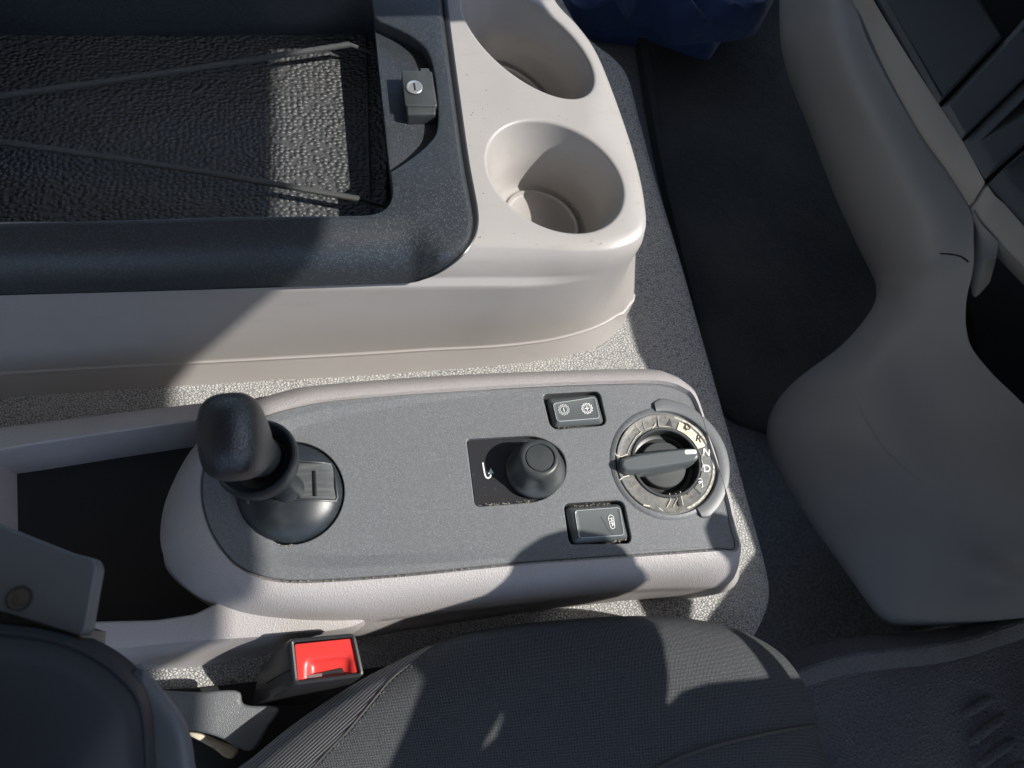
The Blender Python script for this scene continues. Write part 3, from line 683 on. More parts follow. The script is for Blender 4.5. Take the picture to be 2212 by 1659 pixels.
s2 = rocker([(480, 470), (1530, 400), (1690, 1090), (620, 1190)], [(655, 530), (1520, 465), (1612, 1000), (740, 1055)], c7, ZPn); s2['label'] = 'rocker switch with oval manual symbol and cracked face'
def gear(c_, z, parent, plus):
    ctr = P(*c_, z); r0_ = .0033
    pts = []
    for k in range(12):
        for da, rr2 in ((-.16, r0_), (-.10, r0_+.0008), (.10, r0_+.0008), (.16, r0_)):
            a = 2*math.pi*k/12+da; pts.append(ctr+Vector((math.cos(a), math.sin(a), 0))*rr2)
    stroke(pts, .00016 if not plus else .00026, 0, 'cog_symbol', M['white'], parent, True, False, .0001)
    stroke([ctr+Vector((math.cos(a), math.sin(a), 0))*.0026 for a in [k*math.pi/12 for k in range(24)]], .00014, 0, 'cog_symbol', M['white'], parent, True, False, .0001)
    if not plus:
        stroke([ctr+Vector((-.0001, .0016, 0)), ctr+Vector((.0002, -.0016, 0))], .00026, 0, 'minus_symbol', M['white'], parent, False, False, .0001)
    else:
        stroke([ctr+Vector((-.0001, .0017, 0)), ctr+Vector((.0002, -.0017, 0))], .00028, 0, 'plus_symbol', M['white'], parent, False, False, .0001)
        stroke([ctr+Vector((-.0017, -.0001, 0)), ctr+Vector((.0017, .0002, 0))], .00028, 0, 'plus_symbol', M['white'], parent, False, False, .0001)
gear(c2(790, 225), ZPn+.0026, s1, False); gear(c2(972, 215), ZPn+.0026, s1, True)
def txt(s, size, loc, rot, m_, parent, name='lettering', bold=.0, sx=1.0):
    cu = bpy.data.curves.new('t', 'FONT'); cu.body = s; cu.size = size; cu.extrude = .0001; cu.offset = bold; cu.align_x = 'CENTER'; cu.align_y = 'CENTER'
    t = bpy.data.objects.new('t', cu); col.objects.link(t); bpy.context.view_layer.update()
    me = bpy.data.meshes.new_from_object(t.evaluated_get(bpy.context.evaluated_depsgraph_get())); bpy.data.objects.remove(t)
    me.transform(Matrix.Translation(loc)@Matrix.Rotation(rot, 4, 'Z')@Matrix.Diagonal((sx, 1, 1, 1)))
    me.materials.clear(); me.materials.append(m_)
    o = bpy.data.objects.new(name, me); col.objects.link(o); o.parent = parent
    if parent.type == 'EMPTY': o.location = -parent.location
    return o
ov = [c7(x, y) for x, y in [(1305, 660), (1320, 625), (1350, 610), (1385, 620), (1405, 655), (1430, 840), (1415, 865), (1385, 875), (1355, 855), (1335, 800)]]
stroke(ov, .00022, ZPn+.0026, 'oval_symbol', M['white'], s2, True, h=.0001)
txt('M/A', .0034, P(*c7(1372, 745), ZPn+.0027), R(-80), M['white'], s2, bold=.00004)
stroke([c7(x, y) for x, y in [(1165, 620), (1180, 680), (1240, 770), (1280, 860), (1330, 930), (1420, 1000)]], .00010, ZPn+.0025, 'crack', M['ink'], s2, h=.00005)
# crumbs round the lower switch, plate and shifter
def crumbs(path, n, sp, name='crumbs', sz=(.0003, .0009), z=ZPn, seed=1, parent=None):
    rn = random.Random(seed); g = G(); q = resample(PL(path, z), 60, False)
    for k in range(n):
        c = q[rn.randrange(60)]+Vector((rn.gauss(0, sp), rn.gauss(0, sp), rn.uniform(-.0012, .0002))); s = rn.uniform(*sz)
        a = rn.uniform(0, 6.28); e = Vector((math.cos(a), math.sin(a), 0))
        g.add([c-e*s*1.5, c+Vector((-e.y, e.x, .1))*s, c+e*s*1.5, c-Vector((-e.y, e.x, -.1))*s, c+Vector((0, 0, s)), c-Vector((0, 0, s))], [(0, 1, 4), (1, 2, 4), (2, 3, 4), (3, 0, 4), (1, 0, 5), (2, 1, 5), (3, 2, 5), (0, 3, 5)])
    o = g.obj(name, M['crud'], parent or con, fixn=False); o['kind'] = 'stuff'; return o
crumbs([c7(x, y) for x, y in [(1200, 1190), (1350, 1150), (1500, 1110), (1640, 1060)]], 60, .0004, seed=2, sz=(.0002, .0006))
crumbs([c7(x, y) for x, y in [(640, 440), (900, 420), (1150, 400), (1350, 390)]], 40, .0004, seed=3, sz=(.0002, .0005))
crumbs([c2(x, y) for x, y in [(110, 975), (300, 960), (500, 945), (600, 935)]], 50, .0004, seed=4, sz=(.0002, .0005))
crumbs([c2(x, y) for x, y in [(750, 368), (850, 365), (980, 358)]], 30, .0003, seed=5, sz=(.0002, .0004))
crumbs([c1b(x, y) for x, y in [(700, 1470), (850, 1530), (1000, 1555), (1100, 1540)]], 60, .0003, seed=6, sz=(.0002, .0005))
crumbs([(560, 1246), (614, 1256), (728, 1254), (900, 1240), (1110, 1219), (1359, 1201), (1540, 1188)], 260, .0003, seed=7, sz=(.00015, .0004), z=0)
crumbs([(1000, 842), (1166, 830), (1359, 824), (1440, 825)], 100, .0002, seed=8, sz=(.00015, .0003), z=0)
# ---- rotary dial
DZ = ZPn
dial = None
def arcring(r0, r1, z0, z1, a0, a1, n=60):
    pass
g = G(); zx = Vector((0, 0, 1)); dcv = Vector((dc.x, dc.y, 0))
g.lathe(dcv, zx, [(dr+.0002, -.012), (dr+.0002, -.0014), (dr+.0006, -.0008), (dr+.0018, -.0009), (dr+.0034, -.0016), (dr+.0046, -.0026)], n=96)
bez = g.obj('dial_bezel', M['panel'], con)
# raised collar on the outer side
g = G(); a0, a1 = R(-66), R(92); rr0, rr1 = dr+.0004, dr+.0106
prof = [(rr0, -.014), (rr0, -.0010), (rr0+.0005, .0000), (rr0+.0014, .0004), (rr1-.0040, .0003), (rr1-.0018, -.0004), (rr1-.0006, -.0022), (rr1+.0004, -.03)]
def col_ring(a, k=1.0):
    out = []
    w_ = 1.0+.14*abs(math.sin(a-R(10)))**3; w_ *= min(1, .55+.45*math.sqrt(max(0, min(1, (min(a-a0, a1-a)+.02)/.14))))
    for r_, z_ in prof:
        r_ = rr0+(r_-rr0)*w_; out.append(dcv+Vector((math.cos(a)*r_, math.sin(a)*r_, z_*k if z_ > 0 else z_)))
    return out
aa = [a0+(a1-a0)*i/70 for i in range(71)]
rings = [col_ring(a) for a in aa]
pre = [[v+Vector((0, 0, -.005 if v.z > -.01 else 0)) for v in col_ring(a0-.02)]]; post = [[v+Vector((0, 0, -.005 if v.z > -.01 else 0)) for v in col_ring(a1+.02)]]
_ring_end = 0
g.loft(pre+rings+post, closed=False); g.obj('collar', mat('grey_collar', (.115, .121, .126), .45, bumps=[('noise', 1500, .2, .0002)], var=[('cell', 1500.0, .5, 1, (.15, .157, .162), {'amt': .6})]), bez)
# scale ring
g = G(); g.lathe(dcv, zx, [(dr-.0009, DZ-.012), (dr-.0009, DZ+.0002), (dr-.0014, DZ+.0006), (dr-.0035, DZ+.0003), (dr-.0060, DZ-.0001), (.0262, DZ-.0001), (.0256, DZ-.001)], n=96)
sring = g.obj('scale_ring', M['scale'], con)
def dpt(x, y, z=DZ+.0006): return P(*c5(x, y), z)
# clear film remains: shiny outer band
g = G(); g.lathe(dcv, zx, [(dr-.0016, DZ+.00075), (dr-.0030, DZ+.0006)], n=60, a0=R(-75), a1=R(70)); g.obj('film_edge', mat('film_edge', (.62, .60, .52), .25, var=[('noise', 500, .45, .6, (.35, .33, .28))]), sring)
def sector(r0, r1, pa, pb, z, name, m_):
    g = G(); n = 24; rows = [[dcv+Vector((math.cos(a)*r, math.sin(a)*r, z)) for a in [pa+(pb-pa)*k/n for k in range(n+1)]] for r in (r0, r1)]
    g.loft(rows, closed=False); return g.obj(name, m_, sring)
def ang(x, y): p = dpt(x, y)-dcv; return math.atan2(p.y, p.x)
aD0, aD1 = ang(1480, 590), ang(1105, 260)
sector(.0268, dr-.0046, aD0, aD1, DZ+.0006, 'cream_tape', M['cream'])
sector(.0266, dr-.0042, ang(1340, 1200), aD0-.02, DZ+.0005, 'grey_film', mat('grey_film', (.15, .157, .16), .3, var=[('noise', 300, .5, .65, (.2, .19, .17)), ('noise', 700, .6, .66, (.4, .38, .33), {'amt': .5})]))
sector(.0266, dr-.0046, aD1+.03, ang(820, 320), DZ+.0005, 'grey_film', mat('grey_film_worn', (.14, .145, .145), .35, var=[('noise', 300, .5, .65, (.2, .19, .165))]))
sector(.0262, dr-.0025, ang(250, 720), ang(330, 1020)+2*math.pi, DZ+.0003, 'broken_gap', M['gap'])
def lett(s, x, y, size, rot, m_, z=DZ+.0009): txt(s, size, dpt(x, y, z), R(rot), m_, sring, bold=.00009)
lett('D', 1205, 350, .0074, -28, M['ink'], DZ+.0008); stroke([c5(x, y) for x, y in [(1150, 340), (1200, 370), (1225, 345), (1185, 300), (1190, 405)]], .00018, DZ+.0009, 'ink_scribble', M['ink'], sring, h=.0001)
lett('R', 1362, 505, .0074, -22, M['ink'])
lett('N', 1465, 690, .0074, -14, M['white']); stroke([c5(x, y) for x, y in [(1365, 620), (1420, 700), (1490, 750)]], .00014, DZ+.0011, 'ink_scribble', M['ink'], sring, h=.0001)
stroke([c5(x, y) for x, y in [(1405, 760), (1420, 690), (1460, 740), (1400, 730)]], .00016, DZ+.0012, 'cream_scratch', M['cream'], sring, h=.0001)
lett('D', 1470, 910, .0076, -4, M['white']); stroke([c5(x, y) for x, y in [(1400, 790), (1420, 860), (1390, 930), (1440, 940)]], .00016, DZ+.001, 'white_scratch', M['white'], sring, h=.0001)
stroke([c5(x, y) for x, y in [(1345, 1050), (1390, 1040), (1410, 1075), (1365, 1110), (1355, 1085), (1400, 1080), (1415, 1150), (1395, 1160)]], .0003, DZ+.001, 'white_letter', M['white'], sring, h=.0001)
g = G(); g.slab([dpt(x, y) for x, y in [(972, 235), (1008, 345), (915, 325)]], .0002, .0001, .0002); g.obj('black_triangle', M['ink'], sring)
g = G(); g.slab(quadround([dpt(x, y) for x, y in [(1075, 1240), (1120, 1230), (1150, 1410), (1095, 1420), (1070, 1350)]], .001), .0001, .0001, .0002); g.obj('black_patch', M['ink'], sring)
g = G(); g.slab(quadround([dpt(x, y) for x, y in [(1180, 1190), (1235, 1170), (1240, 1240), (1215, 1265), (1185, 1230)]], .0008), .0001, .0001, .0002); g.obj('black_patch', M['ink'], sring)
edgem = mat('pale_chip', (.66, .63, .53), .35)
for pth, w_ in [([(805, 195), (820, 330), (960, 345)], .00022), ([(600, 255), (640, 375), (780, 330)], .0002), ([(510, 330), (590, 410), (560, 450)], .0002), ([(1110, 1215), (1150, 1400)], .0003), ([(965, 1240), (985, 1330), (930, 1430)], .00025), ([(1050, 1240), (1070, 1320), (1020, 1420)], .0002),
                ([(225, 690), (250, 730), (320, 745), (400, 710)], .00035), ([(400, 700), (440, 600), (520, 470), (600, 400)], .0002), ([(290, 1065), (340, 1020), (420, 1000)], .00035), ([(615, 1400), (700, 1415)], .0005), ([(820, 1435), (880, 1480)], .0003), ([(780, 300), (740, 360)], .0003)]:
    stroke([c5(x, y) for x, y in pth], w_, DZ+.0007, 'cracked_edge', edgem, sring, h=.0002)
# wheel
g = G(); g.lathe(dcv, zx, [(.0262, DZ-.006), (.0260, DZ+.0006), (.0254, DZ+.0014), (.0244, DZ+.0014), (.0238, DZ+.0008), (.0232, DZ-.010), (.0205, DZ-.0115), (.0178, DZ-.0115), (.0172, DZ-.0065), (.0166, DZ-.006), (.0001, DZ-.0055)], n=96)
wheel = g.obj('dial_wheel', M['knob'], con)
la, lb = P(*c5(325, 855), .006), P(*c5(1345, 705), .006)
dirb = (lb-la).normalized(); nb = Vector((-dirb.y, dirb.x, 0)); Lb = (lb-la).length
def barring(z, wd, l0, l1, ends=.6):
    pts = []
    prof2 = [(-l0, -.55), (-l0-.0012, 0), (-l0, .55), (-.5*Lb+.004, .8), (-.2*Lb, 1.0), (.15*Lb, .98), (.5*Lb-.006, .86), (l1, .62), (l1+.0012, 0), (l1, -.62), (.5*Lb-.006, -.86), (.15*Lb, -.98), (-.2*Lb, -1.0), (-.5*Lb+.004, -.8)]
    c = (la+lb)/2
    for t, q in prof2: pts.append(Vector((c.x, c.y, z))+dirb*t+nb*(q*wd))
    return cr(pts, 4, True)
g = G()
rs = [barring(DZ-.006, .0082, Lb/2-.001, Lb/2-.002), barring(-.001, .0076, Lb/2-.0005, Lb/2-.001), barring(.003, .0062, Lb/2-.0005, Lb/2-.0006), barring(.0048, .0054, Lb/2-.0008, Lb/2-.0009), barring(.0057, .0048, Lb/2-.0014, Lb/2-.0014), barring(.0060, .0040, Lb/2-.0024, Lb/2-.0024)]
g.loft(rs); g.sheet([v+Vector((0, 0, .0001)) for v in rs[-1]]); g.loft([rs[-1], [v+Vector((0, 0, .0001)) for v in rs[-1]]]); ptr = g.obj('pointer_grip', M['switch'], wheel, smooth=40)
g = G(); mk = [P(*c5(x, y), .0062) for x, y in [(1165, 655), (1325, 650), (1335, 705), (1175, 715)]]; g.slab(quadround(mk, .0016, 5), .0001, .0001, .0002); g.obj('pointer_mark', M['white'], wheel)
# ------------------------------------------------------------------ seat
SC = (1150, 1960)
sil = [(395, 1740), (470, 1690), (540, 1640), (640, 1560), (760, 1480), (850, 1432), (930, 1393), (1000, 1369), (1130, 1347), (1300, 1333), (1400, 1331), (1500, 1338), (1600, 1362), (1685, 1410), (1738, 1478), (1762, 1545), (1768, 1590), (1790, 1650), (1815, 1720)]
seat = thing('driver_seat', 'black woven fabric seat cushion with sunlit patches below the gear console', 'seat', P(1200, 1600, -.2))
rings = []
for s_, z_ in ((.955, -.16), (.985, -.09), (.998, -.045), (1.0, -.030), (.990, -.018), (.972, -.009), (.945, -.003), (.90, .003), (.84, .007), (.76, .010), (.66, .012), (.54, .013), (.40, .013), (.25, .013)):
    rings.append(resample(cr([P(SC[0]+(x-SC[0])*s_, SC[1]+(y-SC[1])*s_, -.03) if s_ <= 1.01 and z_ < -.03 else P(SC[0]+(x-SC[0])*s_, SC[1]+(y-SC[1])*s_, z_) for x, y in sil], 8), 420, False))
for r_, z_ in zip(rings[:3], (-.16, -.09, -.045)):
    for v in r_: v.z = z_
fine = [cr([r_[k] for r_ in rings[3:]], 7) for k in range(420)]
rings = rings[:3]+[[f_[i] for f_ in fine] for i in range(len(fine[0]))]
g = G(); g.loft(rings, closed=False)
seam_px = [(943, 1394), (915, 1412), (892, 1430), (844, 1468), (796, 1525), (750, 1580), (700, 1632), (640, 1700), (580, 1760)]
cush = g.obj('cushion', [M['fabric'], M['twill']], seat, smooth=60)
sv = PL(seam_px, 0)
me = cush.data
def left_of(c):
    for a, b in zip(sv, sv[1:]):
        if b.y <= c.y <= a.y: return c.x < a.x+(b.x-a.x)*(a.y-c.y)/max(1e-9, a.y-b.y)
    return c.y < sv[-1].y and c.x < sv[-1].x
for p in me.polygons: p.material_index = 1 if left_of(p.center) else 0
sb = bvh(cush)
def surfline(pts, lift, n=60):
    v = resample(cr([Vector((x, y, 0)) for x, y in pts], 8), n, False); o = []
    for q in v:
        h = on(sb, q.x, q.y, lift)
        if h: o.append(h)
    return o
q = surfline(seam_px, -.0002); g = G(); g.tube(q, .0009, 6); g.obj('seam', M['ink'], seat)
rn = random.Random(5)
q2 = surfline([(x+5, y+5) for x, y in seam_px], .0003, 90); g = G()
for a, b in list(zip(q2, q2[1:]))[::2]: g.tube([a, b], .00028, 5)
o = g.obj('stitching', M['twill'], seat); o['kind'] = 'stuff'
q = surfline([(1768, 1566), (1700, 1576), (1620, 1592), (1540, 1612), (1470, 1636), (1400, 1670), (1340, 1710)], -.0003); g = G(); g.tube(q, .0016, 6); g.obj('front_seam', M['ink'], seat)
# side trim of the seat
c3b = crop(0, 900, 1.7016)
tr = [P(x, y, -.045) for x, y in [(300, 1497), (420, 1496), (508, 1492), (521, 1518), (541, 1525), (600, 1530), (575, 1575), (546, 1621), (510, 1615), (468, 1592), (400, 1577), (300, 1572)]]
g = G(); g.slab(cr(tr, 4, True), 0, .002, .004); 
trim = g.obj('side_trim', M['trim_grey'], seat)
g = G(); q = [P(x, y, -.088) for x, y in [(300, 1700), (280, 1492), (430, 1486), (640, 1462), (900, 1432), (900, 1700)]]; g.slab(q, .0005, .0001, .002); g.obj('under_seat_shade', M['gap'], seat)  # near-black sheet on the carpet paints the shaded gap under the seat
# foam scrap
g = G(); q = cr([P(x, y, -.062) for x, y in [(402, 1582), (432, 1584), (470, 1600), (512, 1618), (504, 1637), (486, 1634), (466, 1618), (430, 1598)]], 4, True)
g.slab(q, .003, .001, .002); fo = g.obj('foam_scrap', M['paper']); tag(fo, 'torn strip of cream foam sticking out under the grey seat trim', 'foam scrap')
# ------------------------------------------------------------------ belt buckle
c4 = crop(560, 1500, 5.53)
bk = thing('belt_buckle', 'black seat belt buckle with a bright red release button between console and seat', 'belt buckle', P(680, 1440, -.05))
zf_ = -.008
def bz(x, y): return zf_
face = [(805, 335), (1690, 250), (1818, 690), (1815, 800), (1715, 865), (905, 955), (822, 880)]
fr = quadround([P(*c4(x, y), zf_) for x, y in [(805, 325), (1700, 245), (1830, 840), (870, 965)]], [.0035, .004, .004, .004], 6)
if area(fr) < 0: fr.reverse()
back_px = [(300, 905), (640, 560), (1100, 1180), (315, 1240)]
bk_r = quadround([P(*c4(x, y), -.060) for x, y in [(430, 640), (1180, 600), (1180, 1210), (300, 1250)]], [.006, .006, .006, .004], 6)
if area(bk_r) < 0: bk_r.reverse()
# align start points
k0 = min(range(len(bk_r)), key=lambda k: sum(((bk_r[(k+i) % len(bk_r)]-fr[i])-(Vector(bk_r[0]*0))).xy.length for i in range(0, len(fr), 4)))
bk_r = [bk_r[(k0+i) % len(bk_r)] for i in range(len(bk_r))]
midr = [a.lerp(b, .30) for a, b in zip(fr, bk_r)]; midr = offset(midr, .0012)
fin = offset(fr, -.0030)
g = G(); g.loft([bk_r, [a.lerp(b, .7) for a, b in zip(fr, bk_r)], midr, offset([a.lerp(b, .06) for a, b in zip(fr, bk_r)], .0004), offset(fr, -.0004, .0006), offset(fr, -.0016, .0010), offset(fr, -.0026, .0006), [v+Vector((0, 0, -.006)) for v in fin]])
g.sheet([v+Vector((0, 0, -.006)) for v in fin])
hs = g.obj('housing', M['black'], bk, smooth=40)
g = G(); c_ = [P(*c4(x, y), zf_-.0012) for x, y in [(878, 400), (1670, 318), (1755, 790), (925, 905)]]
ro = quadround(c_, .0015, 5)
if area(ro) < 0: ro.reverse()
nv = P(*c4(1060, 890), zf_); slotb = [P(*c4(x, y), zf_-.001) for x, y in [(1055, 835), (1400, 760), (1515, 735), (1540, 815), (1060, 885)]]
lowA, lowB = P(*c4(900, 620), 0), P(*c4(1760, 560), 0)
cA = P(*c4(1330, 700), 0); e1_ = (P(*c4(1750, 640), 0)-P(*c4(900, 720), 0)).normalized(); e2_ = Vector((-e1_.y, e1_.x, 0))
def redz(x, y):
    d = Vector((x, y, 0))-cA; a, b = d.dot(e1_), d.dot(e2_)
    fx = 1/(1+math.exp((abs(a+.0003)-.0125)*900)); fy = 1/(1+math.exp((b-.0038)*900))
    return zf_-.0012-.0046*fx*fy
g.sheet([Vector((v.x, v.y, redz(v.x, v.y))) for v in offset(ro, -.0003)], [slotb], zf=redz, step=.0009)
g.loft([[Vector((v.x, v.y, redz(v.x, v.y))) for v in offset(ro, -.0003)], [Vector((v.x, v.y, zf_-.006)) for v in ro]])
rb_ = g.obj('release_button', M['red'], bk, smooth=50)
g = G(); g.sheet([Vector((v.x, v.y, zf_-.0045)) for v in offset(slotb, .0004)]); g.obj('slot_back', M['gap'], rb_)
g = G(); a, b = P(*c4(1062, 842), zf_-.003), P(*c4(1250, 818), zf_-.003); g.tube([a, b], .0011, 8); g.obj('latch_metal', M['silver'], rb_)
for k in range(16):
    t = k/15; x = 1085+t*450; y = 888-t*62; g = G(); g.tube([P(*c4(x-8, y-28), zf_-.002), P(*c4(x+8, y+4), zf_-.0014)], .00022, 5); o = g.obj('grip_tooth', M['red'], rb_)
g = G(); q = [a.lerp(b, .5)+Vector((0, 0, 0)) for a, b in zip(fr, bk_r)]; q = offset(q, .0005)
hb_ = bvh(hs)
for pts in ([(300, 1030), (500, 930), (700, 810), (820, 750)],):
    q = [on(hb_, *c4(x, y), .0001) for x, y in pts]; q = [v for v in q if v]
    if len(q) > 1: g = G(); g.tube(q, .0004, 6); g.obj('mould_seam', M['gap'], bk)
# ------------------------------------------------------------------ armrest, near and out of focus
arm = thing('armrest', 'blurred dark navy seat armrest in the near lower left corner', 'armrest', P(150, 1600, .1))
ro_ = [(-120, 1330), (0, 1342), (90, 1352), (170, 1374), (235, 1408), (285, 1450), (316, 1490), (330, 1540), (335, 1600), (338, 1660), (338, 1760)]
g = G(); q = cr([P(x, y, .112) for x, y in [(285, 1440), (318, 1466), (346, 1499), (383, 1549), (400, 1589), (410, 1650), (416, 1760), (300, 1760), (290, 1600)]], 4, True); g.slab(q, 0, .005, .008); g.obj('side_cover', M['bracket'], arm)
g = G(); rings = []
for s_, z_ in ((1.0, .098), (1.0, .11), (.985, .128), (.95, .142), (.905, .150), (.84, .156), (.5, .165), (.1, .168)):
    rings.append(resample(cr([P(-100+(x+100)*s_, 1900+(y-1900)*s_, max(z_, .11)) for x, y in ro_], 8), 60, False))
    if z_ < .11:
        for v in rings[-1]: v.z = z_
g.loft(rings, closed=False); g.obj('armrest_pad', M['arm'], arm, smooth=60)
q = [v+Vector((0, 0, .0004)) for v in rings[3]]; g = G(); g.tube(q, .0012, 6); g.obj('pad_piping', M['arm'], arm)
g = G(); q = [P(x, y, .125) for x, y in [(-80, 1100), (0, 1133), (150, 1193), (200, 1205), (208, 1226), (196, 1290), (184, 1362), (172, 1374), (0, 1322), (-80, 1300)]]
g.slab(quadround(q, .002, 4), 0, .0012, .010); br = g.obj('bracket', M['bracket'], arm)
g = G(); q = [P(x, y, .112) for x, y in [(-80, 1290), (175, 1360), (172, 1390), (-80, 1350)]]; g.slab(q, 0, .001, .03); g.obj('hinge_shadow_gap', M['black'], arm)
hc = P(42, 1292, .1254)
g = G(); g.lathe(hc, zx, [(.0056, -.0004), (.0056, .0002), (.0048, .0003), (.0046, -.0001)], n=32); g.obj('screw_hole', M['black'], br)
g = G(); g.lathe(hc, zx, [(.0047, .0001), (.0040, -.0001), (.003, .0002), (.0001, .0003)], n=24); g.obj('screw', mat('rusty_screw', (.05, .043, .033), .5, bumps=[('noise', 900, .6, .0006)]), br)
# ------------------------------------------------------------------ dashboard
dsh = thing('dashboard', 'dark taupe dashboard with charcoal panels and warm grey trim strips above the footwell', 'dashboard', P(2000, 500, -.2))
rowsP = [
 [(1688, -80, -.14), (1725, -80, -.085), (1775, -80, -.035), (1820, -80, -.020)],
 [(1690, 60, -.14), (1735, 60, -.085), (1800, 60, -.035), (1864, 62, -.020)],
 [(1710, 140, -.14), (1757, 142, -.085), (1827, 142, -.035), (1900, 140, -.020)],
 [(1750, 240, -.14), (1797, 240, -.085), (1870, 235, -.035), (1947, 225, -.020)],
 [(1800, 370, -.14), (1848, 370, -.085), (1945, 370, -.035), (2042, 366, -.020)],
 [(1850, 480, -.14), (1902, 478, -.085), (1997, 470, -.035), (2096, 455, -.020)],
 [(1890, 560, -.14), (1937, 560, -.088), (2010, 556, -.045), (2103, 520, -.022)],
 [(1902, 605, -.145), (1945, 605, -.095), (2005, 600, -.060), (2102, 580, -.030)],
 [(1890, 660, -.16), (1938, 662, -.105), (1990, 660, -.072), (2087, 655, -.042)],
 [(1825, 740, -.18), (1885, 750, -.120), (1978, 735, -.085), (2092, 735, -.050)],
 [(1725, 818, -.20), (1852, 812, -.130), (1985, 800, -.095), (2135, 798, -.056)],
 [(1680, 880, -.21), (1862, 885, -.135), (2010, 870, -.105), (2200, 862, -.060)],
 [(1672, 945, -.21), (1885, 950, -.138), (2040, 945, -.110), (2260, 925, -.064)],
 [(1698, 1010, -.21), (1928, 1010, -.142), (2080, 1020, -.115), (2300, 1000, -.070)],
 [(1760, 1110, -.212), (1995, 1095, -.150), (2125, 1110, -.125), (2320, 1100, -.080)],
 [(1830, 1210, -.216), (2040, 1200, -.165), (2175, 1200, -.145), (2330, 1195, -.10)],
 [(1893, 1302, -.222), (2065, 1280, -.190), (2195, 1268, -.150), (2335, 1260, -.13)],
 [(1925, 1340, -.232), (2070, 1330, -.212), (2200, 1318, -.190), (2335, 1305, -.17)],
 [(1945, 1352, -.245), (2072, 1350, -.240), (2205, 1338, -.230), (2340, 1322, -.22)]]
cols = [cr([P(*r[k]) for r in rowsP], 6) for k in range(4)]
grid = []
for i in range(len(cols[0])):
    row = [c[i] for c in cols]; under_ = row[0]+Vector((.035, 0, -.05)); under2 = row[0]+Vector((.10, 0, -.06))
    s = cr([under2, under_, row[0]+Vector((-.0, 0, -.004)), row[1], row[2], row[3]], 7)
    grid.append(s)
g = G(); g.loft(grid, closed=False); db_ = g.obj('dash_body', M['dash'], dsh, smooth=60); dbt = bvh(db_)
# right flank of the lower column (turns into the pocket)
g = G(); fl_ = cols[3]; g.loft([fl_, [v+Vector((.002, 0, -.004)) for v in fl_], [v+Vector((.004, 0, -.09)) for v in fl_]], closed=False); g.obj('column_side', M['dash'], dsh)
g = G(); q = [P(x, y, -.15) for x, y in [(2060, 480), (2400, 480), (2500, 1120), (2330, 1120), (2130, 850)]]; g.slab(q, 0, .001, .01); g.obj('pocket_floor', M['gap'], dsh)
# seam and ridge on the column
for pts, r_, nm in (([(2030, 548), (2050, 549), (2075, 554), (2092, 566), (2104, 582)], .0009, 'panel_seam'),):
    q = [on(dbt, x, y, -.0002) for x, y in pts]; q = [v for v in q if v]; g = G(); g.tube(cr(q, 5), r_, 6); g.obj(nm, M['gap'], dsh)
q = [on(dbt, x, y, -.001) for x, y in [(1848, 830), (1858, 880), (1885, 930), (1925, 985), (1985, 1035), (2030, 1062)]]; q = [v for v in q if v]
g = G(); g.tube(cr(q, 5), [.0005+.0017*math.sin(math.pi*i/(len(q)*5-5)) for i in range(len(q)*5-4)], 8, flat=.8); g.obj('moulded_ridge', M['dash'], dsh)
def strip(Lp, Rp, name):
    a = cr([P(x, y, -.015) for x, y in Lp], 6); b = cr([P(x, y, .003) for x, y in Rp], 6)
    n_ = 40; a = resample(a, n_, False); b = resample(b, n_, False); up_ = Vector((0, 0, .0015))
    g = G(); g.loft([[v+Vector((0, 0, -.0025)) for v in a], a, [v.lerp(w_, .05)+up_ for v, w_ in zip(a, b)], [v.lerp(w_, .90)+up_ for v, w_ in zip(a, b)], [v.lerp(w_, .97)+up_*.5 for v, w_ in zip(a, b)], b, [v+Vector((0, 0, -.02)) for v in b]], closed=False)
    f0 = [a[0]+Vector((0, 0, -.0025)), a[0], a[0].lerp(b[0], .05)+up_, a[0].lerp(b[0], .9)+up_, b[0], b[0]+Vector((0, 0, -.02))]
    f1 = [a[-1]+Vector((0, 0, -.0025)), a[-1], a[-1].lerp(b[-1], .05)+up_, a[-1].lerp(b[-1], .9)+up_, b[-1], b[-1]+Vector((0, 0, -.02))]
    g.add(f0, [tuple(range(6))]); g.add(f1, [tuple(range(6))]); return g.obj(name, M['strip'], dsh)
strip([(1818, -60), (1850, 0), (1912, 140), (1990, 281), (2050, 366), (2098, 441)], [(1852, -60), (1886, 0), (1950, 105), (2028, 226), (2080, 306), (2127, 393)], 'trim_strip')
strip([(2103, 449), (2118, 476), (2150, 512), (2212, 577), (2260, 630)], [(2133, 401), (2150, 424), (2170, 441), (2212, 489), (2260, 545)], 'trim_strip')
# flange under the lower strip
a = cr([P(x, y, -.014) for x, y in [(2101, 452), (2118, 480), (2136, 501), (2158, 523)]], 5); b = cr([P(x, y, -.035) for x, y in [(2102, 510), (2110, 545), (2130, 560), (2152, 560)]], 5)
c_ = cr([P(x, y, -.07) for x, y in [(2098, 590), (2098, 630), (2110, 640), (2138, 610)]], 5)
g = G(); g.loft([a, b, c_], closed=False); g.obj('pocket_edge', M['dash'], dsh)
a = cr([P(x, y, -.0155) for x, y in [(2103, 453), (2118, 480), (2150, 516), (2212, 581), (2262, 634)]], 5)
g = G(); g.loft([a, [v+Vector((.004, -.0005, -.006)) for v in a], [v+Vector((.03, -.01, -.03)) for v in a]], closed=False); g.obj('strip_flange', M['dash'], dsh)
XB = [(-120, 1818), (-60, 1852), (0, 1886), (105, 1950), (226, 2028), (306, 2080), (393, 2127), (441, 2170), (489, 2212), (545, 2260), (700, 2400)]
def zt(x, y): return .0035+.00008*max(0, x-float(np.interp(y, [a for a, b in XB], [b for a, b in XB])))
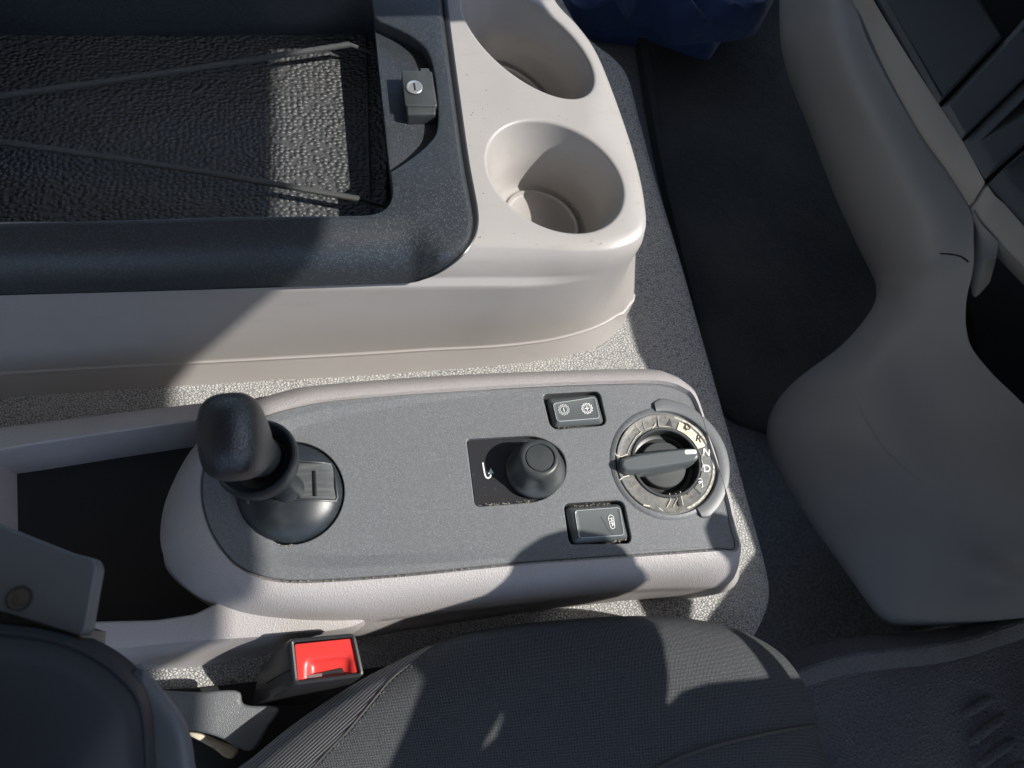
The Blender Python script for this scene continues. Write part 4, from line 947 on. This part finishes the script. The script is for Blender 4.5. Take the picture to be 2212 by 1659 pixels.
def tile(outp, inp, z=.0, h=.004):
    o_ = quadround([P(x, y, z+zt(x, y)) for x, y in outp], .0015, 4); i_ = quadround([P(x, y, z+h+zt(x, y)) for x, y in inp], .0015, 4)
    if area(o_) < 0: o_.reverse(); i_.reverse()
    g = G(); g.loft([[v+Vector((0, 0, -.0045)) for v in o_], [v+Vector((0, 0, -.0006)) for v in o_], offset(o_, -.0005, 0), i_, offset(i_, -.0012, .0003)]); g.sheet(offset(i_, -.0012, .0003)); return g.obj('dash_panel', M['dash_dark'], dsh)
tile([(1868, -60), (1902, 0), (2027, 225), (2166, 80), (2110, -15), (2085, -60)], [(1882, -56), (1913, 0), (2034, 213), (2159, 76), (2100, -15), (2080, -56)])
tile([(2034, 231), (2196, 60), (2300, -60), (2300, 85), (2079, 300)], [(2052, 228), (2199, 70), (2295, -40), (2295, 82), (2086, 288)])
tile([(2082, 305), (2300, 92), (2300, 235), (2129, 387)], [(2116, 303), (2296, 128), (2296, 226), (2150, 358)])
tile([(2135, 395), (2300, 245), (2300, 560), (2212, 485)], [(2163, 368), (2290, 262), (2290, 500), (2178, 388)], z=-.002)
g = G(); q = [P(x, y, zt(x, y)-.0055) for x, y in [(1848, -80), (1900, 10), (1960, 112), (2036, 230), (2088, 308), (2136, 396), (2180, 440), (2330, 590), (2330, 250), (2330, -80)]]; g.sheet(q); g.loft([q, [v+Vector((0, 0, -.004)) for v in q]]); g.obj('panel_backing', M['gap'], dsh)
# upper part of the dashboard beyond the frame (cowl)
cw = [(.30, .9, .04), (.36, .30, .04), (.385, .10, .04), (.395, -.05, .04), (.40, -.4, .04)]
def cowl(z): return [Vector(p) for p in z]
shadow_edge = [P(1230, 560, Z0)+Vector((-.05, 1.1, 0)), P(1230, 560, Z0)+Vector((0, .3, 0)), P(1330, 640, Z0)+Vector((0, .06, 0)), P(1388, 790, Z0), P(1500, 930, Z0), P(1578, 1062, Z0), P(1638, 1195, Z0), P(1646, 1262, Z0), P(1618, 1310, Z0), P(1590, 1335, Z0)]
qe = P(1745, 1472, -.02)-SUN*(.07/SUN.z)+Vector((.004, 0, 0))
shadow_edge += [qe, qe+Vector((.02, -.15, 0)), qe+Vector((.06, -1.0, 0))]
HC = .34
top_e = [v+SUN*(HC/SUN.z) for v in shadow_edge]
top_e = resample(cr(top_e, 8), 60, False)
fro = resample(cr([P(2330, yy, .03) for yy in (-500, -60, 400, 900, 1300, 1700)], 8), 60, False)
g = G(); bk0 = [Vector((v.x+1.6, v.y, v.z-.02)) for v in top_e]
g.loft([fro, [a.lerp(b, .5)+Vector((.02, 0, -.03)) for a, b in zip(fro, top_e)], top_e, bk0], closed=False); g.obj('cowl', M['dash_dark'], dsh)
# ------------------------------------------------------------------ blue cloth in the far footwell
c3c = crop(1300, 0, 3.16)
bl = thing('blue_cloth', 'dark blue cloth garment heaped in the shaded far footwell', 'cloth', P(1450, 0, -.25))
def clothpatch(pts, z, name, seed):
    pts = [(x, y-22) for x, y in pts]
    o_ = cr([P(x, y, z) for x, y in pts], 5, True); ctr = sum(o_, Vector())/len(o_); rn = random.Random(seed)
    if area(o_) < 0: o_.reverse()
    zf = lambda x, y: z+.012*math.sin(x*60+seed)*math.cos(y*45+x*30)+.006*math.sin(x*130+y*90)
    g = G(); t = offset(o_, -.008)
    tt_ = [Vector((v.x, v.y, zf(v.x, v.y))) for v in t]
    g.sheet(tt_, zf=zf, step=.012); g.loft([tt_, [Vector((v.x, v.y, z-.01)) for v in offset(o_, -.002)], [Vector((v.x, v.y, z-.05)) for v in o_]])
    return g.obj(name, M['blue'], bl, smooth=70)
clothpatch([(1350, -120), (1374, 0), (1416, 14), (1447, 31), (1472, 53), (1508, 56), (1560, 50), (1626, 45), (1676, 14), (1700, -120)], -.20, 'upper_fold', 1)
clothpatch([(1200, -120), (1228, 0), (1262, 31), (1318, 52), (1402, 66), (1458, 88), (1510, 108), (1545, 118), (1562, 100), (1600, 50), (1690, -20), (1690, -120)], -.26, 'lower_fold', 4)
# ------------------------------------------------------------------ cab round the camera (what shades the scene)
def wallbox(name, x0, x1, y0, y1, z0, z1):
    g = G(); g.add([(x, y, z) for x in (x0, x1) for y in (y0, y1) for z in (z0, z1)], [(0, 1, 3, 2), (4, 6, 7, 5), (0, 4, 5, 1), (2, 3, 7, 6), (0, 2, 6, 4), (1, 5, 7, 3)])
    return structure(g.obj(name, M['cab']))
hx = -.0716+.95*(.95-.015)-.010
wallbox('ceiling', -.8, hx, -1.0, 1.6, .95, 1.0)
wallbox('wall_rear', -.85, -.8, -1.0, 1.6, -.35, .95)
wallbox('wall_driver_door', -.8, 1.2, -1.05, -1.0, -.35, .22)
wallbox('wall_passenger_door', -.8, 1.2, 1.6, 1.65, -.35, .22)
wallbox('wall_firewall', 2.1, 2.15, -1.0, 1.6, -.35, .2)
# unseen slab added over the dashboard to shade the far cup hole
vz = .352; off = SUN*((vz-ZD)/SUN.z)
vis = [c6(*p) for p in [(-900, 165), (-200, 148), (60, 132), (100, 150), (150, 215), (240, 322), (335, 412), (420, 330), (520, 215), (600, 130), (640, 100), (600, 40), (560, -10), (700, -80)]]
vis = [P(x, y, ZD)+off for x, y in vis]; vis = [Vector((vis[0].x-.15, vis[0].y, vz))]+vis+[Vector((vis[-1].x, vis[-1].y+.30, vz)), Vector((vis[0].x-.15, vis[-1].y+.30, vz))]
g = G(); g.slab(vis, 0, .001, .006); o = g.obj('shade_slab', M['cab']); tag(o, 'unseen grey slab over the dashboard, added to shade the far cup hole', 'shade_slab')
# unseen slab, outline shaped to cast the steering wheel's shadow and sunlit seat patches
HW = .27
def cast(px, z): p = P(*px, z); return p+SUN*((HW-z)/SUN.z)
sw_out = [((700, 1720), .01), ((830, 1659), .01), ((900, 1530), .01), ((938, 1470), .01), ((950, 1420), .01), ((950, 1402), -.003), ((978, 1345), -.006), ((1045, 1285), -.015), ((1085, 1240), -.005), ((1105, 1215), 0), ((1130, 1190), 0), ((1180, 1158), 0), ((1235, 1142), 0), ((1290, 1152), 0), ((1335, 1180), 0), ((1362, 1215), 0), ((1372, 1250), -.02), ((1366, 1290), -.036), ((1400, 1360), -.005), ((1418, 1410), .005), ((1420, 1470), .008), ((1408, 1548), .01), ((1440, 1520), .01), ((1475, 1492), .01), ((1530, 1475), .008), ((1600, 1468), .005), ((1662, 1462), .0), ((1655, 1435), 0), ((1632, 1395), -.003), ((1600, 1362), -.012), ((1396, 1335), Z0), ((1372, 1290), Z0), ((1552, 1240), -.02), ((1546, 1190), 0), ((1530, 1140), 0), ((1545, 1105), 0), ((1568, 1112), 0), ((1590, 1160), 0), ((1592, 1200), -.012), ((1577, 1262), -.033), ((1482, 1292), Z0), ((1478, 1340), Z0), ((1640, 1365), -.012), ((1665, 1395), -.008), ((1690, 1462), -.01), ((1800, 1470), -.02), ((1950, 1560), 0), ((1950, 1800), 0), ((700, 1800), 0)]
swp = [cast(a, z) for a, z in sw_out]
hl = [cast(a, .01) for a in [(1088, 1513), (1080, 1545), (1062, 1588), (1035, 1612), (1003, 1652), (1003, 1625), (1025, 1585), (1060, 1535)]]
g = G(); a = swp if area(swp) > 0 else swp[::-1]
g.sheet(a, [hl]); g.sheet([v-Vector((0, 0, .006)) for v in a], [[v-Vector((0, 0, .006)) for v in hl]]); g.loft([a, [v-Vector((0, 0, .006)) for v in a]]); g.loft([hl, [v-Vector((0, 0, .006)) for v in hl]])
o = g.obj('wheel_shadow_slab', M['soft_black']); tag(o, 'unseen black slab shaped to cast the wheel shadow on seat and panel', 'shadow caster')
